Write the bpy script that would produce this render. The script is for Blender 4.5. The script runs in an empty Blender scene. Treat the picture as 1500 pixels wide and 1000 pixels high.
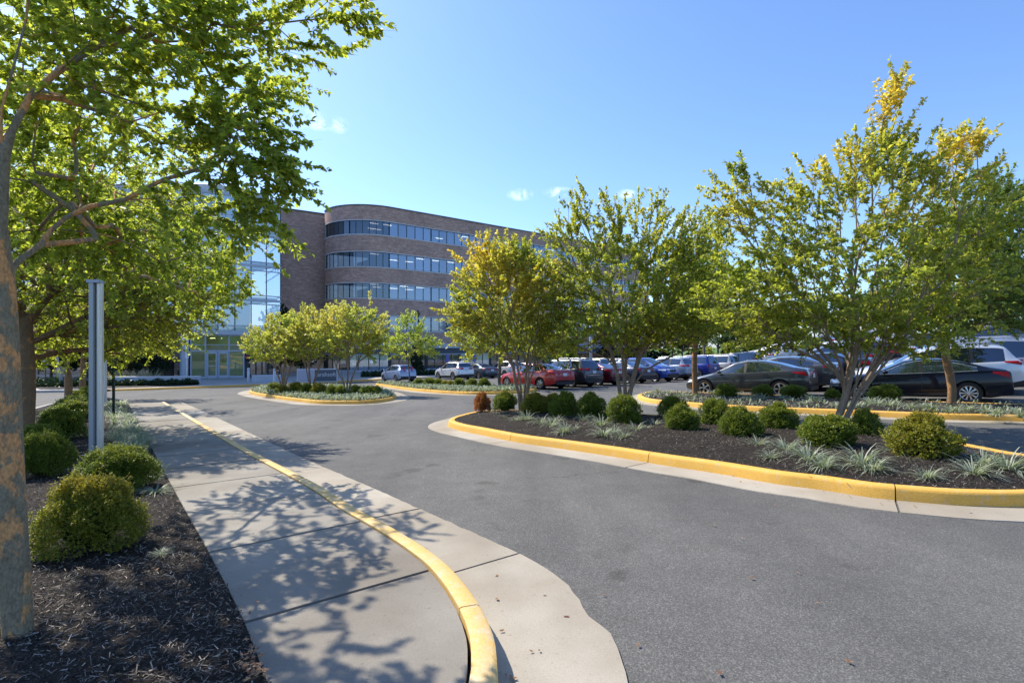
import bpy, bmesh, math, random
import numpy as np
from mathutils import Vector, Matrix
from mathutils.geometry import delaunay_2d_cdt
R = math.radians
rng = np.random.default_rng(7)
random.seed(7)
sc = bpy.context.scene
col = sc.collection
F, CX, HY, CZ = 775.0, 750.0, 507.0, 1.6

# ---------------------------------------------------------------- terrain
def sstep(a, b, x):
    t = np.clip((x - a) / (b - a), 0, 1)
    return t * t * (3 - 2 * t)
def H(x, y):
    x = np.asarray(x, float); y = np.asarray(y, float)
    p = .05 + .02 * x - .03 * y
    c = -1.8
    p = (p + c + np.sqrt((p - c) ** 2 + .01)) / 2
    b = .78 * x + .62 * y
    u = np.where(y > 1, x / np.maximum(y, 1), 3.0)
    rise = .06 * np.clip(b - 21.5, 0, 75) * sstep(.38, .62, u) * sstep(0, 12, x)
    return p + rise
def Hf(x, y): return float(H(x, y))
def G(px, py, dz=0.0):
    """point of the terrain (lifted by dz) seen at pixel px, py"""
    u = (px - CX) / F; w = (HY - py) / F
    ys = np.concatenate([np.linspace(.5, 20, 400), np.linspace(20, 130, 900)])
    f = CZ + w * ys - (H(u * ys, ys) + dz)
    k = np.argmax(f < 0) if (f < 0).any() else len(ys) - 1
    k = max(k, 1)
    a, b = ys[k - 1], ys[k]
    fa, fb = f[k - 1], f[k]
    y = a + (b - a) * fa / (fa - fb) if fa != fb else b
    return np.array([u * y, y])
def P3(px, py, y):
    return np.array([(px - CX) / F * y, y, CZ + (HY - py) / F * y])

# ---------------------------------------------------------------- materials
MATS = {}
class NT:
    def __init__(s, name):
        s.m = bpy.data.materials.new(name); s.m.use_nodes = True
        s.t = s.m.node_tree; s.t.nodes.clear()
        s.out = s.n('ShaderNodeOutputMaterial')
    def n(s, t, **kw):
        nd = s.t.nodes.new(t)
        for k, v in kw.items():
            if k[0] == '_': setattr(nd, k[1:], v)
            else:
                key = int(k[1:]) if k[0] == 'i' and k[1:].isdigit() else k.replace('__', ' ')
                nd.inputs[key].default_value = v
        return nd
    def l(s, a, b): s.t.links.new(a, b)
    def ramp(s, src, stops, interp='LINEAR'):
        r = s.n('ShaderNodeValToRGB'); cr = r.color_ramp; cr.interpolation = interp
        while len(cr.elements) < len(stops): cr.elements.new(.5)
        for e, (p, c) in zip(cr.elements, stops):
            e.position = p; e.color = (*c, 1) if len(c) == 3 else c
        s.l(src, r.inputs[0]); return r.outputs[0]
    def noise(s, scale, detail=4, rough=.6, vec=None, dist=0):
        nd = s.n('ShaderNodeTexNoise'); nd.inputs['Scale'].default_value = scale
        nd.inputs['Detail'].default_value = detail; nd.inputs['Roughness'].default_value = rough
        nd.inputs['Distortion'].default_value = dist
        s.l(vec if vec is not None else s.pos(), nd.inputs['Vector']); return nd.outputs['Fac']
    def pos(s):
        if not hasattr(s, '_g'): s._g = s.n('ShaderNodeNewGeometry')
        return s._g.outputs['Position']
    def obj(s):
        if not hasattr(s, '_tc'): s._tc = s.n('ShaderNodeTexCoord')
        return s._tc.outputs['Object']
    def isl(s):
        s.pos(); return s._g.outputs['Random Per Island']
    def mix(s, f, a, b, mode='MIX'):
        m = s.n('ShaderNodeMix', _data_type='RGBA', _blend_type=mode)
        for k, v in ((0, f), (6, a), (7, b)):
            if hasattr(v, 'is_linked') or hasattr(v, 'links'): s.l(v, m.inputs[k])
            else: m.inputs[k].default_value = v if k == 0 else (*v, 1)
        return m.outputs[2]
    def math(s, op, a, b=0.0, clamp=False):
        m = s.n('ShaderNodeMath', _operation=op, _use_clamp=clamp)
        for k, v in ((0, a), (1, b)):
            if hasattr(v, 'links'): s.l(v, m.inputs[k])
            else: m.inputs[k].default_value = v
        return m.outputs[0]
    def bump(s, h, strength=.5, dist=.01):
        b = s.n('ShaderNodeBump', Strength=strength, Distance=dist); s.l(h, b.inputs['Height']); return b.outputs['Normal']
    def pr(s, color=None, rough=.7, normal=None, metallic=0, spec=.5, **kw):
        p = s.n('ShaderNodeBsdfPrincipled')
        if color is not None:
            if hasattr(color, 'links'): s.l(color, p.inputs['Base Color'])
            else: p.inputs['Base Color'].default_value = (*color, 1)
        if hasattr(rough, 'links'): s.l(rough, p.inputs['Roughness'])
        else: p.inputs['Roughness'].default_value = rough
        p.inputs['Metallic'].default_value = metallic
        p.inputs['Specular IOR Level'].default_value = spec
        if normal is not None: s.l(normal, p.inputs['Normal'])
        for k, v in kw.items(): p.inputs[k.replace('_', ' ')].default_value = v
        s.l(p.outputs[0], s.out.inputs[0]); return p

def simple(name, c, rough=.6, metallic=0, spec=.5, var=.0, scale=8, **kw):
    if name in MATS: return MATS[name]
    t = NT(name)
    if var:
        f = t.noise(scale, 4)
        cc = t.mix(f, tuple(v * (1 - var) for v in c), tuple(min(1, v * (1 + var)) for v in c))
    else: cc = c
    t.pr(cc, rough, metallic=metallic, spec=spec, **kw)
    MATS[name] = t.m
    return t.m

def m_asphalt():
    t = NT('asphalt')
    big = t.noise(.25, 5, .6); mid = t.noise(3, 4, .6); fine = t.noise(150, 3, .8)
    v = t.n('ShaderNodeTexVoronoi', Scale=120.0); t.l(t.pos(), v.inputs['Vector'])
    c = t.ramp(fine, [(.3, (.066, .065, .061)), (.55, (.132, .129, .121)), (.75, (.25, .24, .222))])
    sp = t.ramp(v.outputs['Color'], [(.0, (.55, .55, .55)), (.6, (1, 1, 1)), (1, (1.9, 1.9, 1.85))])
    c = t.mix(.8, c, sp, 'MULTIPLY')
    b2 = t.ramp(big, [(.3, (.82, .82, .83)), (.7, (1.12, 1.11, 1.1))])
    c = t.mix(1, c, b2, 'MULTIPLY')
    b3 = t.ramp(mid, [(.3, (.9, .9, .9)), (.7, (1.08, 1.08, 1.08))])
    c = t.mix(1, c, b3, 'MULTIPLY')
    # long stretched wear lanes, thin cracks, a few oil drips
    mp = t.n('ShaderNodeMapping'); mp.inputs['Rotation'].default_value = (0, 0, R(37)); mp.inputs['Scale'].default_value = (.9, .12, 1); t.l(t.pos(), mp.inputs['Vector'])
    c = t.mix(.8, c, t.ramp(t.noise(.9, 4, .55, mp.outputs[0]), [(.35, (.80, .80, .81)), (.62, (1.1, 1.1, 1.09))]), 'MULTIPLY')
    wv = t.n('ShaderNodeVectorMath', _operation='ADD'); t.l(t.pos(), wv.inputs[0])
    nn_ = t.n('ShaderNodeTexNoise', Scale=1.6, Detail=5.0); t.l(t.pos(), nn_.inputs['Vector']); t.l(nn_.outputs['Color'], wv.inputs[1])
    cr = t.n('ShaderNodeTexVoronoi', _feature='DISTANCE_TO_EDGE', Scale=.23); t.l(wv.outputs[0], cr.inputs['Vector'])
    m1 = t.ramp(cr.outputs['Distance'], [(0, (.45, .45, .45)), (.0035, (1, 1, 1))]); m2 = t.ramp(t.noise(.35, 3), [(.46, (0, 0, 0)), (.56, (1, 1, 1))])
    c = t.mix(m2, c, t.mix(1, c, m1, 'MULTIPLY'))
    c = t.mix(.8, c, t.ramp(t.noise(1.7, 2, .4), [(.27, (.62, .61, .6)), (.33, (1, 1, 1))]), 'MULTIPLY')
    t.pr(c, .85, t.bump(fine, .5, .005), spec=.3)
    return t.m
def m_concrete(name, c1, c2, stain=(.75, .72, .68)):
    t = NT(name)
    fine = t.noise(140, 3, .7); mid = t.noise(2.2, 6, .65); big = t.noise(.6, 3)
    c = t.mix(mid, c1, c2)
    sp = t.ramp(fine, [(.3, (.8, .79, .77)), (.6, (1.05, 1.05, 1.05))])
    c = t.mix(.9, c, sp, 'MULTIPLY')
    st = t.ramp(big, [(.38, stain), (.62, (1, 1, 1))])
    c = t.mix(.8, c, st, 'MULTIPLY')
    ir = t.n('ShaderNodeMapRange'); t.l(t.isl(), ir.inputs[0]); ir.inputs[3].default_value = .88; ir.inputs[4].default_value = 1.08
    c = t.mix(1, c, ir.outputs[0], 'MULTIPLY')
    v = t.noise(38, 2, .5)
    pit = t.ramp(v, [(.69, (1, 1, 1)), (.73, (.6, .58, .55))])
    c = t.mix(.7, c, pit, 'MULTIPLY')
    t.pr(c, .85, t.bump(fine, .35, .004), spec=.3)
    return t.m
def m_kerb(name, ca, cb, cw, lo=.55, hi=.75):
    t = NT(name)
    mid = t.noise(5, 6, .7); fine = t.noise(60, 4, .7); wear = t.noise(9, 8, .75)
    c = t.mix(mid, ca, cb)
    w = t.ramp(wear, [(lo, (0, 0, 0)), (hi, (1, 1, 1))])
    c = t.mix(w, c, cw)
    d = t.ramp(fine, [(.3, (.85, .82, .78)), (.6, (1.05, 1.05, 1.05))])
    c = t.mix(.8, c, d, 'MULTIPLY')
    t.pr(c, .7, t.bump(fine, .5, .006), spec=.3)
    return t.m
def m_mulch():
    t = NT('mulch')
    n1 = t.noise(45, 5, .7, dist=1.5); n2 = t.noise(3, 3)
    c = t.ramp(n1, [(.3, (.007, .006, .005)), (.5, (.030, .024, .019)), (.66, (.075, .06, .048)), (.8, (.19, .15, .12))])
    c = t.mix(1, c, t.ramp(n2, [(.3, (.7, .7, .7)), (.7, (1.3, 1.25, 1.2))]), 'MULTIPLY')
    t.pr(c, .9, t.bump(n1, 1, .03), spec=.2)
    return t.m
def m_chip():
    t = NT('mulch_chip')
    c = t.ramp(t.isl(), [(0, (.014, .012, .010)), (.5, (.06, .048, .04)), (.8, (.17, .145, .12)), (1, (.42, .37, .31))])
    t.pr(c, .85, spec=.25); return t.m
def m_leaf(name, dark, light, warm=None, trans=.45, tscale=1.6, rough=.45, spec=.35):
    """leaf colours differ leaf by leaf; attribute 'tint' (0..1) mixes in the autumn tone"""
    t = NT(name)
    c = t.mix(t.isl(), dark, light)
    if warm:
        a = t.n('ShaderNodeAttribute', _attribute_name='tint')
        c = t.mix(a.outputs['Fac'], c, warm)
    p = t.pr(c, rough, spec=spec)
    tr = t.n('ShaderNodeBsdfTranslucent')
    c2 = t.mix(1, c, (tscale * 1.05, tscale * 1.1, tscale * .55), 'MULTIPLY')
    t.l(c2, tr.inputs['Color'])
    ms = t.n('ShaderNodeMixShader'); ms.inputs[0].default_value = trans
    t.l(p.outputs[0], ms.inputs[1]); t.l(tr.outputs[0], ms.inputs[2]); t.l(ms.outputs[0], t.out.inputs[0])
    return t.m
def m_bark(name, a, b, patch=None, plo=.56, scale=6):
    t = NT(name)
    n = t.n('ShaderNodeMapping'); n.inputs['Scale'].default_value = (1, 1, .55); t.l(t.obj(), n.inputs['Vector'])
    n1 = t.noise(scale * 3, 6, .7, n.outputs[0]); n2 = t.noise(scale * 12, 4, .6, n.outputs[0])
    c = t.mix(n1, a, b)
    if patch:
        n3 = t.noise(scale, 5, .62, n.outputs[0], dist=.25)
        m = t.ramp(n3, [(plo, (0, 0, 0)), (plo + .05, (1, 1, 1))])
        pc = t.mix(n2, tuple(v * .75 for v in patch), tuple(v * 1.25 for v in patch))
        c = t.mix(m, c, pc)
    c = t.mix(.8, c, t.ramp(n2, [(.3, (.6, .6, .6)), (.6, (1.1, 1.1, 1.1))]), 'MULTIPLY')
    h = t.math('ADD', n1, t.math('MULTIPLY', t.math('GREATER_THAN', n3, plo + .01), -.5)) if patch else n1
    t.pr(c, .85, t.bump(h, .8, .02), spec=.25)
    return t.m
def m_brick():
    t = NT('brick')
    uv = t.n('ShaderNodeTexCoord').outputs['UV']
    b = t.n('ShaderNodeTexBrick'); t.l(uv, b.inputs['Vector'])
    b.inputs['Scale'].default_value = 1; b.inputs['Brick Width'].default_value = .3; b.inputs['Row Height'].default_value = .1
    b.inputs['Mortar Size'].default_value = .008
    b.inputs['Color1'].default_value = (.42, .245, .195, 1); b.inputs['Color2'].default_value = (.58, .395, .325, 1)
    b.inputs['Mortar'].default_value = (.46, .39, .33, 1); b.inputs['Bias'].default_value = -.2
    mp = t.n('ShaderNodeMapping'); mp.inputs['Scale'].default_value = (.6, 2.2, 1); t.l(uv, mp.inputs['Vector'])
    n = t.noise(1.6, 6, .75, mp.outputs[0])
    c = t.mix(.85, b.outputs[0], t.ramp(n, [(.32, (.72, .69, .68)), (.5, (1, 1, 1)), (.66, (1.3, 1.3, 1.33))]), 'MULTIPLY')
    n2 = t.noise(.35, 3, .6, uv)
    c = t.mix(1, c, t.ramp(n2, [(.3, (.85, .85, .85)), (.7, (1.15, 1.12, 1.1))]), 'MULTIPLY')
    t.pr(c, .85, spec=.2); return t.m
def m_glass(name, tint, refl=.5, rough=.02, trans=.35, var=.3):
    """window glass: mirror coat over tinted see-through glass, tint differs pane by pane"""
    t = NT(name)
    g = t.n('ShaderNodeBsdfGlossy'); g.inputs['Roughness'].default_value = rough
    g.inputs['Color'].default_value = (.72, .84, 1, 1)
    tr = t.n('ShaderNodeBsdfTransparent'); tr.inputs[0].default_value = (*[min(1, v * 3 + .25) for v in tint], 1)
    d = t.n('ShaderNodeBsdfDiffuse')
    c = t.mix(t.isl(), tuple(v * (1 - var) for v in tint), tuple(v * (1 + var) for v in tint))
    t.l(c, d.inputs['Color'])
    m1 = t.n('ShaderNodeMixShader'); m1.inputs[0].default_value = trans
    t.l(d.outputs[0], m1.inputs[1]); t.l(tr.outputs[0], m1.inputs[2])
    fr = t.n('ShaderNodeFresnel', IOR=1.5)
    f = t.math('ADD', fr.outputs[0], refl, True)
    m2 = t.n('ShaderNodeMixShader'); t.l(f, m2.inputs[0]); t.l(m1.outputs[0], m2.inputs[1]); t.l(g.outputs[0], m2.inputs[2])
    t.l(m2.outputs[0], t.out.inputs[0]); return t.m
def m_paint(name, c, metallic=.35, rough=.35):
    if name in MATS: return MATS[name]
    t = NT(name)
    n = t.noise(3, 3)
    cc = t.mix(n, tuple(v * .94 for v in c), tuple(min(1, v * 1.06) for v in c))
    dirt = t.noise(40, 3)
    dk = max(c) < .05
    p = t.pr(cc, rough, metallic=metallic, spec=.15 if dk else .5, Coat_Weight=.65 if dk else 1.0, Coat_Roughness=.04)
    MATS[name] = t.m
    return t.m
def m_emit(name, c, s):
    t = NT(name); e = t.n('ShaderNodeEmission'); e.inputs[0].default_value = (*c, 1); e.inputs[1].default_value = s
    t.l(e.outputs[0], t.out.inputs[0]); return t.m
def m_grass():
    t = NT('lawn')
    c = t.ramp(t.noise(.8, 6, .7), [(.3, (.05, .10, .02)), (.6, (.12, .19, .045)), (.8, (.2, .24, .08))])
    t.pr(c, .9, t.bump(t.noise(60, 3), .8, .03), spec=.2); return t.m

M = {}
M['asphalt'] = m_asphalt()
M['walk'] = m_concrete('walk_concrete', (.225, .205, .172), (.37, .342, .29), (.62, .58, .54))
M['gutter'] = m_concrete('gutter_concrete', (.34, .305, .25), (.48, .435, .36), (.7, .66, .6))
M['plaza'] = m_concrete('plaza_concrete', (.36, .35, .33), (.46, .45, .42))
M['kerb'] = m_kerb('kerb_yellow', (.64, .35, .055), (.77, .46, .10), (.58, .45, .28), .54, .72)
M['kerb_worn'] = m_kerb('kerb_worn_yellow', (.68, .42, .11), (.72, .50, .19), (.60, .50, .34), .45, .68)
M['shaft_warm'] = simple('shaft_warm', (.82, .77, .68), .38, .45)
M['shaft_dark'] = simple('shaft_dark', (.42, .43, .44), .4, .3)
M['kerb_pale'] = m_kerb('kerb_pale_yellow', (.70, .50, .20), (.72, .56, .30), (.64, .56, .42), .42, .62)
M['kerb_grey'] = m_concrete('kerb_concrete', (.40, .38, .35), (.5, .48, .44))
M['mulch'] = m_mulch(); M['chip'] = m_chip()
M['soil'] = simple('soil', (.035, .028, .022), .95, var=.3)
M['lawn'] = m_grass()
M['brick'] = m_brick()
M['white_trim'] = simple('white_trim', (.62, .63, .66), .5)
M['band'] = simple('pale_band', (.42, .46, .55), .5)
M['fascia'] = simple('dark_fascia', (.07, .08, .1), .5)
M['mullion'] = simple('mullion', (.04, .045, .05), .4, .5)
M['alu'] = simple('aluminium', (.55, .57, .6), .38, .8)
M['alu_grey'] = simple('alu_grey', (.42, .46, .52), .5, .2)
M['pole_dark'] = simple('pole_dark', (.035, .03, .028), .6)
M['green_paint'] = simple('green_paint', (.015, .04, .022), .5)
M['wglass'] = m_glass('window_glass', (.20, .25, .35), .14, .03, .25, .45)
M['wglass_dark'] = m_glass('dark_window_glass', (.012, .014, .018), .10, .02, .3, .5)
M['aglass'] = m_glass('atrium_glass', (.60, .76, .80), .13, .02, .3, .2)
M['lobbyglass'] = m_glass('lobby_glass', (.20, .23, .07), .14, .03, .35, .4)
M['carglass'] = m_glass('car_glass', (.05, .075, .075), .10, .01, .65, .1)
M['carglass_dark'] = m_glass('car_glass_tinted', (.01, .013, .018), .12, .01, .12, .1)
M['tyre'] = simple('tyre', (.018, .018, .02), .8)
M['rim'] = simple('rim', (.5, .5, .52), .3, .9)
M['black'] = simple('black_plastic', (.012, .012, .014), .5)
M['seam'] = simple('seam', (.004, .004, .005), .9)
M['interior'] = simple('car_interior', (.03, .028, .026), .8)
M['chrome'] = simple('chrome', (.7, .7, .72), .15, 1)
M['red_lamp'] = simple('red_lamp', (.42, .004, .004), .3, spec=.3)
M['clear_lamp'] = simple('clear_lamp', (.7, .72, .75), .12, Coat_Weight=1.0)
M['plate'] = simple('plate', (.7, .72, .76), .4)
M['ceil'] = simple('ceiling', (.35, .34, .3), .9)
M['tan'] = simple('tan_column', (.62, .5, .36), .8)
M['strip'] = m_emit('ceiling_lamp', (1, .95, .85), 3.0)
M['bark_elm'] = m_bark('elm_bark', (.15, .115, .065), (.42, .34, .215), (.70, .34, .13), .51, 7)
M['bark_elm2'] = m_bark('elm_bark_rusty', (.16, .095, .05), (.34, .21, .115), (.50, .24, .09), .56, 7)
M['bark_myrtle'] = m_bark('myrtle_bark', (.22, .15, .10), (.42, .31, .22), (.52, .40, .3), .6, 5)
M['bark_grey'] = m_bark('grey_bark', (.10, .085, .07), (.22, .19, .16))
M['bark_birch'] = m_bark('birch_bark', (.35, .34, .33), (.6, .6, .58))
M['leaf_elm'] = m_leaf('elm_leaf', (.12, .155, .03), (.35, .385, .075), (.54, .45, .09), .6, 2.0)
M['leaf_myrtle'] = m_leaf('myrtle_leaf', (.13, .17, .035), (.37, .405, .08), (.64, .47, .10), .5, 1.9)
M['leaf_myrtle_yellow'] = m_leaf('myrtle_leaf_yellow', (.30, .36, .08), (.54, .57, .17), (.64, .50, .18), .48, 1.5)
M['leaf_pale'] = m_leaf('pale_leaf', (.12, .18, .05), (.26, .34, .1), (.3, .3, .06), .4, 1.5)
M['leaf_far'] = m_leaf('far_leaf', (.045, .09, .02), (.13, .2, .04), (.22, .24, .05), .35, 1.5)
M['leaf_dark'] = m_leaf('dark_leaf', (.012, .03, .01), (.035, .065, .02), None, .2, 1.2)
M['leaf_box'] = m_leaf('box_leaf', (.06, .11, .014), (.17, .24, .03), (.42, .34, .05), .3, 1.5, .5, .3)
M['leaf_box_yellow'] = m_leaf('box_leaf_yellow', (.12, .16, .018), (.28, .30, .035), (.52, .27, .06), .3, 1.5, .5, .3)
M['leaf_rust'] = m_leaf('rust_leaf', (.26, .09, .03), (.5, .22, .08), None, .3, 1.3)
M['blade'] = m_leaf('lily_turf_blade', (.16, .21, .14), (.5, .53, .40), (.12, .2, .06), .3, 1.1)
M['blade_tan'] = m_leaf('dry_blade', (.3, .27, .18), (.5, .46, .34), None, .3, 1.1)
M['litter'] = m_leaf('fallen_leaf', (.16, .06, .03), (.38, .22, .1), None, .1, 1)

# ---------------------------------------------------------------- objects
def tag(o, label=None, cat=None, group=None, kind=None):
    if label: o['label'] = label
    if cat: o['category'] = cat
    if group: o['group'] = group
    if kind: o['kind'] = kind
    return o
def empty(name, loc=(0, 0, 0), rz=0, parent=None, label=None, cat=None, group=None):
    o = bpy.data.objects.new(name, None); col.objects.link(o)
    o.empty_display_size = .1; o.location = loc; o.rotation_euler = (0, 0, rz)
    if parent: o.parent = parent
    return tag(o, label, cat, group)
def link(name, me, mat, parent=None, smooth=False):
    if mat is not None and not me.materials: me.materials.append(mat)
    if smooth: me.polygons.foreach_set('use_smooth', [True] * len(me.polygons))
    o = bpy.data.objects.new(name, me); col.objects.link(o)
    if parent: o.parent = parent
    return o
class MB:
    def __init__(s): s.v = []; s.f = []; s.uv = None
    def add(s, vs, fs):
        n = len(s.v); s.v += [tuple(map(float, v)) for v in vs]; s.f += [tuple(i + n for i in f) for f in fs]; return s
    def box(s, a, b, rz=0, c=None, bev=0):
        x0, y0, z0 = a; x1, y1, z1 = b
        vs = [(x, y, z) for z in (z0, z1) for x, y in ((x0, y0), (x1, y0), (x1, y1), (x0, y1))]
        if rz:
            cx, cy = c if c else ((x0 + x1) / 2, (y0 + y1) / 2)
            co, si = math.cos(rz), math.sin(rz)
            vs = [(cx + (x - cx) * co - (y - cy) * si, cy + (x - cx) * si + (y - cy) * co, z) for x, y, z in vs]
        return s.add(vs, [(3, 2, 1, 0), (4, 5, 6, 7), (0, 1, 5, 4), (1, 2, 6, 5), (2, 3, 7, 6), (3, 0, 4, 7)])
    def bar(s, p, q, w, h):
        """box along p-q, width w across, height h (z) centred"""
        p = np.array(p, float); q = np.array(q, float); d = q - p
        n = np.array([-d[1], d[0], 0]); L = np.linalg.norm(n)
        if L < 1e-6:
            n = np.array([1, 0, 0.]) * w / 2; m = np.array([0, 1., 0]) * h / 2
        else:
            n = n / L * w / 2; m = np.cross(d, n); m = m / np.linalg.norm(m) * h / 2
        vs = [e + a * n + b * m for e in (p, q) for a, b in ((-1, -1), (1, -1), (1, 1), (-1, 1))]
        return s.add(vs, [(3, 2, 1, 0), (4, 5, 6, 7), (0, 1, 5, 4), (1, 2, 6, 5), (2, 3, 7, 6), (3, 0, 4, 7)])
    def tube(s, pts, rad, n=8, cap=True):
        pts = [np.array(p, float) for p in pts]
        if not hasattr(rad, '__len__'): rad = [rad] * len(pts)
        ref = np.array([1., 0, 0]); base = len(s.v); rings = []
        for i, p in enumerate(pts):
            d = pts[min(i + 1, len(pts) - 1)] - pts[max(i - 1, 0)]
            L = np.linalg.norm(d); d = d / (L if L > 1e-9 else 1)
            if abs(d @ ref) > .9: ref = np.array([0, 1., 0]) if abs(d[1]) < .9 else np.array([0, 0, 1.])
            a = ref - d * (d @ ref); a /= np.linalg.norm(a); b = np.cross(d, a); ref = a
            for k in range(n):
                t = 2 * math.pi * k / n
                s.v.append(tuple(p + rad[i] * (math.cos(t) * a + math.sin(t) * b)))
        for i in range(len(pts) - 1):
            for k in range(n):
                k2 = (k + 1) % n
                s.f.append((base + i * n + k, base + i * n + k2, base + (i + 1) * n + k2, base + (i + 1) * n + k))
        if cap:
            s.f.append(tuple(base + k for k in reversed(range(n)))); s.f.append(tuple(base + (len(pts) - 1) * n + k for k in range(n)))
        return s
    def lathe(s, prof, n=24, axis='z', c=(0, 0, 0)):
        base = len(s.v)
        for r, h in prof:
            for k in range(n):
                t = 2 * math.pi * k / n
                a, b = r * math.cos(t), r * math.sin(t)
                p = (a, b, h) if axis == 'z' else (a, h, b)
                s.v.append((p[0] + c[0], p[1] + c[1], p[2] + c[2]))
        for i in range(len(prof) - 1):
            for k in range(n):
                k2 = (k + 1) % n
                s.f.append((base + i * n + k, base + i * n + k2, base + (i + 1) * n + k2, base + (i + 1) * n + k))
        return s
    def mesh(s, name):
        me = bpy.data.meshes.new(name); me.from_pydata(s.v, [], s.f); me.update(); return me
    def build(s, name, mat, parent=None, smooth=False):
        return link(name, s.mesh(name), mat, parent, smooth)
def np_mesh(name, V, nper, mat, parent=None, tint=None):
    """V: (N, nper, 3) separate polygons"""
    N = len(V); me = bpy.data.meshes.new(name)
    me.vertices.add(N * nper); me.vertices.foreach_set('co', V.reshape(-1).astype(np.float32))
    me.loops.add(N * nper); me.loops.foreach_set('vertex_index', np.arange(N * nper, dtype=np.int32))
    me.polygons.add(N); me.polygons.foreach_set('loop_start', np.arange(N, dtype=np.int32) * nper)
    me.update(calc_edges=True)
    if tint is not None:
        a = me.attributes.new('tint', 'FLOAT', 'POINT'); a.data.foreach_set('value', np.repeat(tint, nper).astype(np.float32))
    return link(name, me, mat, parent)
def copy_tree(o, parent=None):
    c = o.copy(); col.objects.link(c)
    if parent: c.parent = parent
    for ch in o.children: copy_tree(ch, c)
    return c

# ---------------------------------------------------------------- paths
def catmull(P, closed=False, step=.15):
    P = np.array(P, float); n = len(P); out = []
    rngi = range(n if closed else n - 1)
    for i in rngi:
        if closed: p0, p1, p2, p3 = P[(i - 1) % n], P[i], P[(i + 1) % n], P[(i + 2) % n]
        else: p0, p1, p2, p3 = P[max(i - 1, 0)], P[i], P[i + 1], P[min(i + 2, n - 1)]
        k = max(2, int(np.linalg.norm(p2 - p1) / step))
        d1 = np.linalg.norm(p1 - p0) ** .5 or 1e-3; d2 = np.linalg.norm(p2 - p1) ** .5 or 1e-3; d3 = np.linalg.norm(p3 - p2) ** .5 or 1e-3
        m1 = (p1 - p0) / max(d1, 1e-3) ** 2 * d2 ** 2 * 0 + (p2 - p0) * d2 ** 2 / (d1 ** 2 + d2 ** 2)
        m2 = (p3 - p1) * d2 ** 2 / (d2 ** 2 + d3 ** 2)
        for t in np.arange(k) / k:
            t2, t3 = t * t, t * t * t
            out.append((2 * t3 - 3 * t2 + 1) * p1 + (t3 - 2 * t2 + t) * m1 + (-2 * t3 + 3 * t2) * p2 + (t3 - t2) * m2)
    if not closed: out.append(P[-1])
    return np.array(out)
def normals(P, closed):
    """unit normals to the right of travel"""
    if closed: d = np.roll(P, -1, 0) - np.roll(P, 1, 0)
    else: d = np.gradient(P, axis=0)
    d /= np.linalg.norm(d, axis=1)[:, None] + 1e-9
    return np.stack([d[:, 1], -d[:, 0]], 1)
def area(P): x, y = P[:, 0], P[:, 1]; return .5 * np.sum(x * np.roll(y, -1) - y * np.roll(x, -1))
def loft(mb, P, N, prof, closed, seg=None, gap=.012, jitter=0):
    """profile (offset along N, height) swept along the path, optionally broken into segments with open joints"""
    n = len(P); s = np.concatenate([[0], np.cumsum(np.linalg.norm(np.diff(P, axis=0), axis=1))])
    idx = list(range(n)) + ([0] if closed else [])
    if seg is None: groups = [idx]
    else:
        groups = []; cur = [idx[0]]; last = 0
        for j in idx[1:]:
            cur.append(j)
            if s[j] - last > seg and j != 0: groups.append(cur); cur = [j]; last = s[j]
        groups.append(cur)
    for g in groups:
        if len(g) < 2: continue
        base = len(mb.v)
        for q, j in enumerate(g):
            p = P[j].copy()
            if seg is not None:
                if q == 0: p = p + (P[g[1]] - p) / (np.linalg.norm(P[g[1]] - p) + 1e-9) * gap / 2
                if q == len(g) - 1: p = p + (P[g[-2]] - p) / (np.linalg.norm(P[g[-2]] - p) + 1e-9) * gap / 2
            for o, h in prof:
                x, y = p + N[j] * o
                mb.v.append((x, y, Hf(x, y) + h))
        m = len(prof)
        for q in range(len(g) - 1):
            for k in range(m - 1):
                a = base + q * m + k
                mb.f.append((a, a + m, a + m + 1, a + 1))
        if seg is not None:
            mb.f.append(tuple(base + k for k in range(m))); mb.f.append(tuple(base + (len(g) - 1) * m + k for k in reversed(range(m))))
def fill(name, P, dz, mat, step=.5, noise=0, parent=None, mound=0, kind=None):
    """interior of a polygon as terrain-following sheet"""
    lo, hi = P.min(0), P.max(0)
    pts = [Vector(p) for p in P]; n = len(pts)
    xs = np.arange(lo[0], hi[0], step); ys = np.arange(lo[1], hi[1], step)
    X, Y = np.meshgrid(xs, ys); X = X + rng.uniform(-.3, .3, X.shape) * step; Y = Y + rng.uniform(-.3, .3, Y.shape) * step
    q = np.stack([X.ravel(), Y.ravel()], 1); q = q[inside(q, P)]
    d = np.sqrt(((q[:, None, :] - P[None, ::max(1, n // 150)]) ** 2).sum(2)).min(1) if len(q) else np.array([])
    q = q[d > step * .5] if len(q) else q
    dd = d[d > step * .5] if len(d) else d
    v2, _, f2, *_ = delaunay_2d_cdt(pts + [Vector(p) for p in q], [], [list(range(n))], 1, 1e-5)
    V = np.array([tuple(v) for v in v2])
    z = H(V[:, 0], V[:, 1]) + dz
    if noise or mound:
        dm = np.sqrt(((V[:, None, :] - P[None, ::max(1, n // 150)]) ** 2).sum(2)).min(1)
        z = z + np.clip(dm / .8, 0, 1) * mound + rng.normal(0, 1, len(V)) * noise * np.clip(dm / .2, 0, 1)
    me = bpy.data.meshes.new(name)
    me.from_pydata([(a, b, c) for (a, b), c in zip(V, z)], [], [tuple(f) for f in f2]); me.update()
    bm = bmesh.new(); bm.from_mesh(me); bmesh.ops.recalc_face_normals(bm, faces=bm.faces)
    if sum(f.normal.z for f in bm.faces) < 0: bmesh.ops.reverse_faces(bm, faces=bm.faces)
    bm.to_mesh(me); bm.free()
    o = link(name, me, mat, parent, True)
    if kind: o['kind'] = kind
    return o
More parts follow.
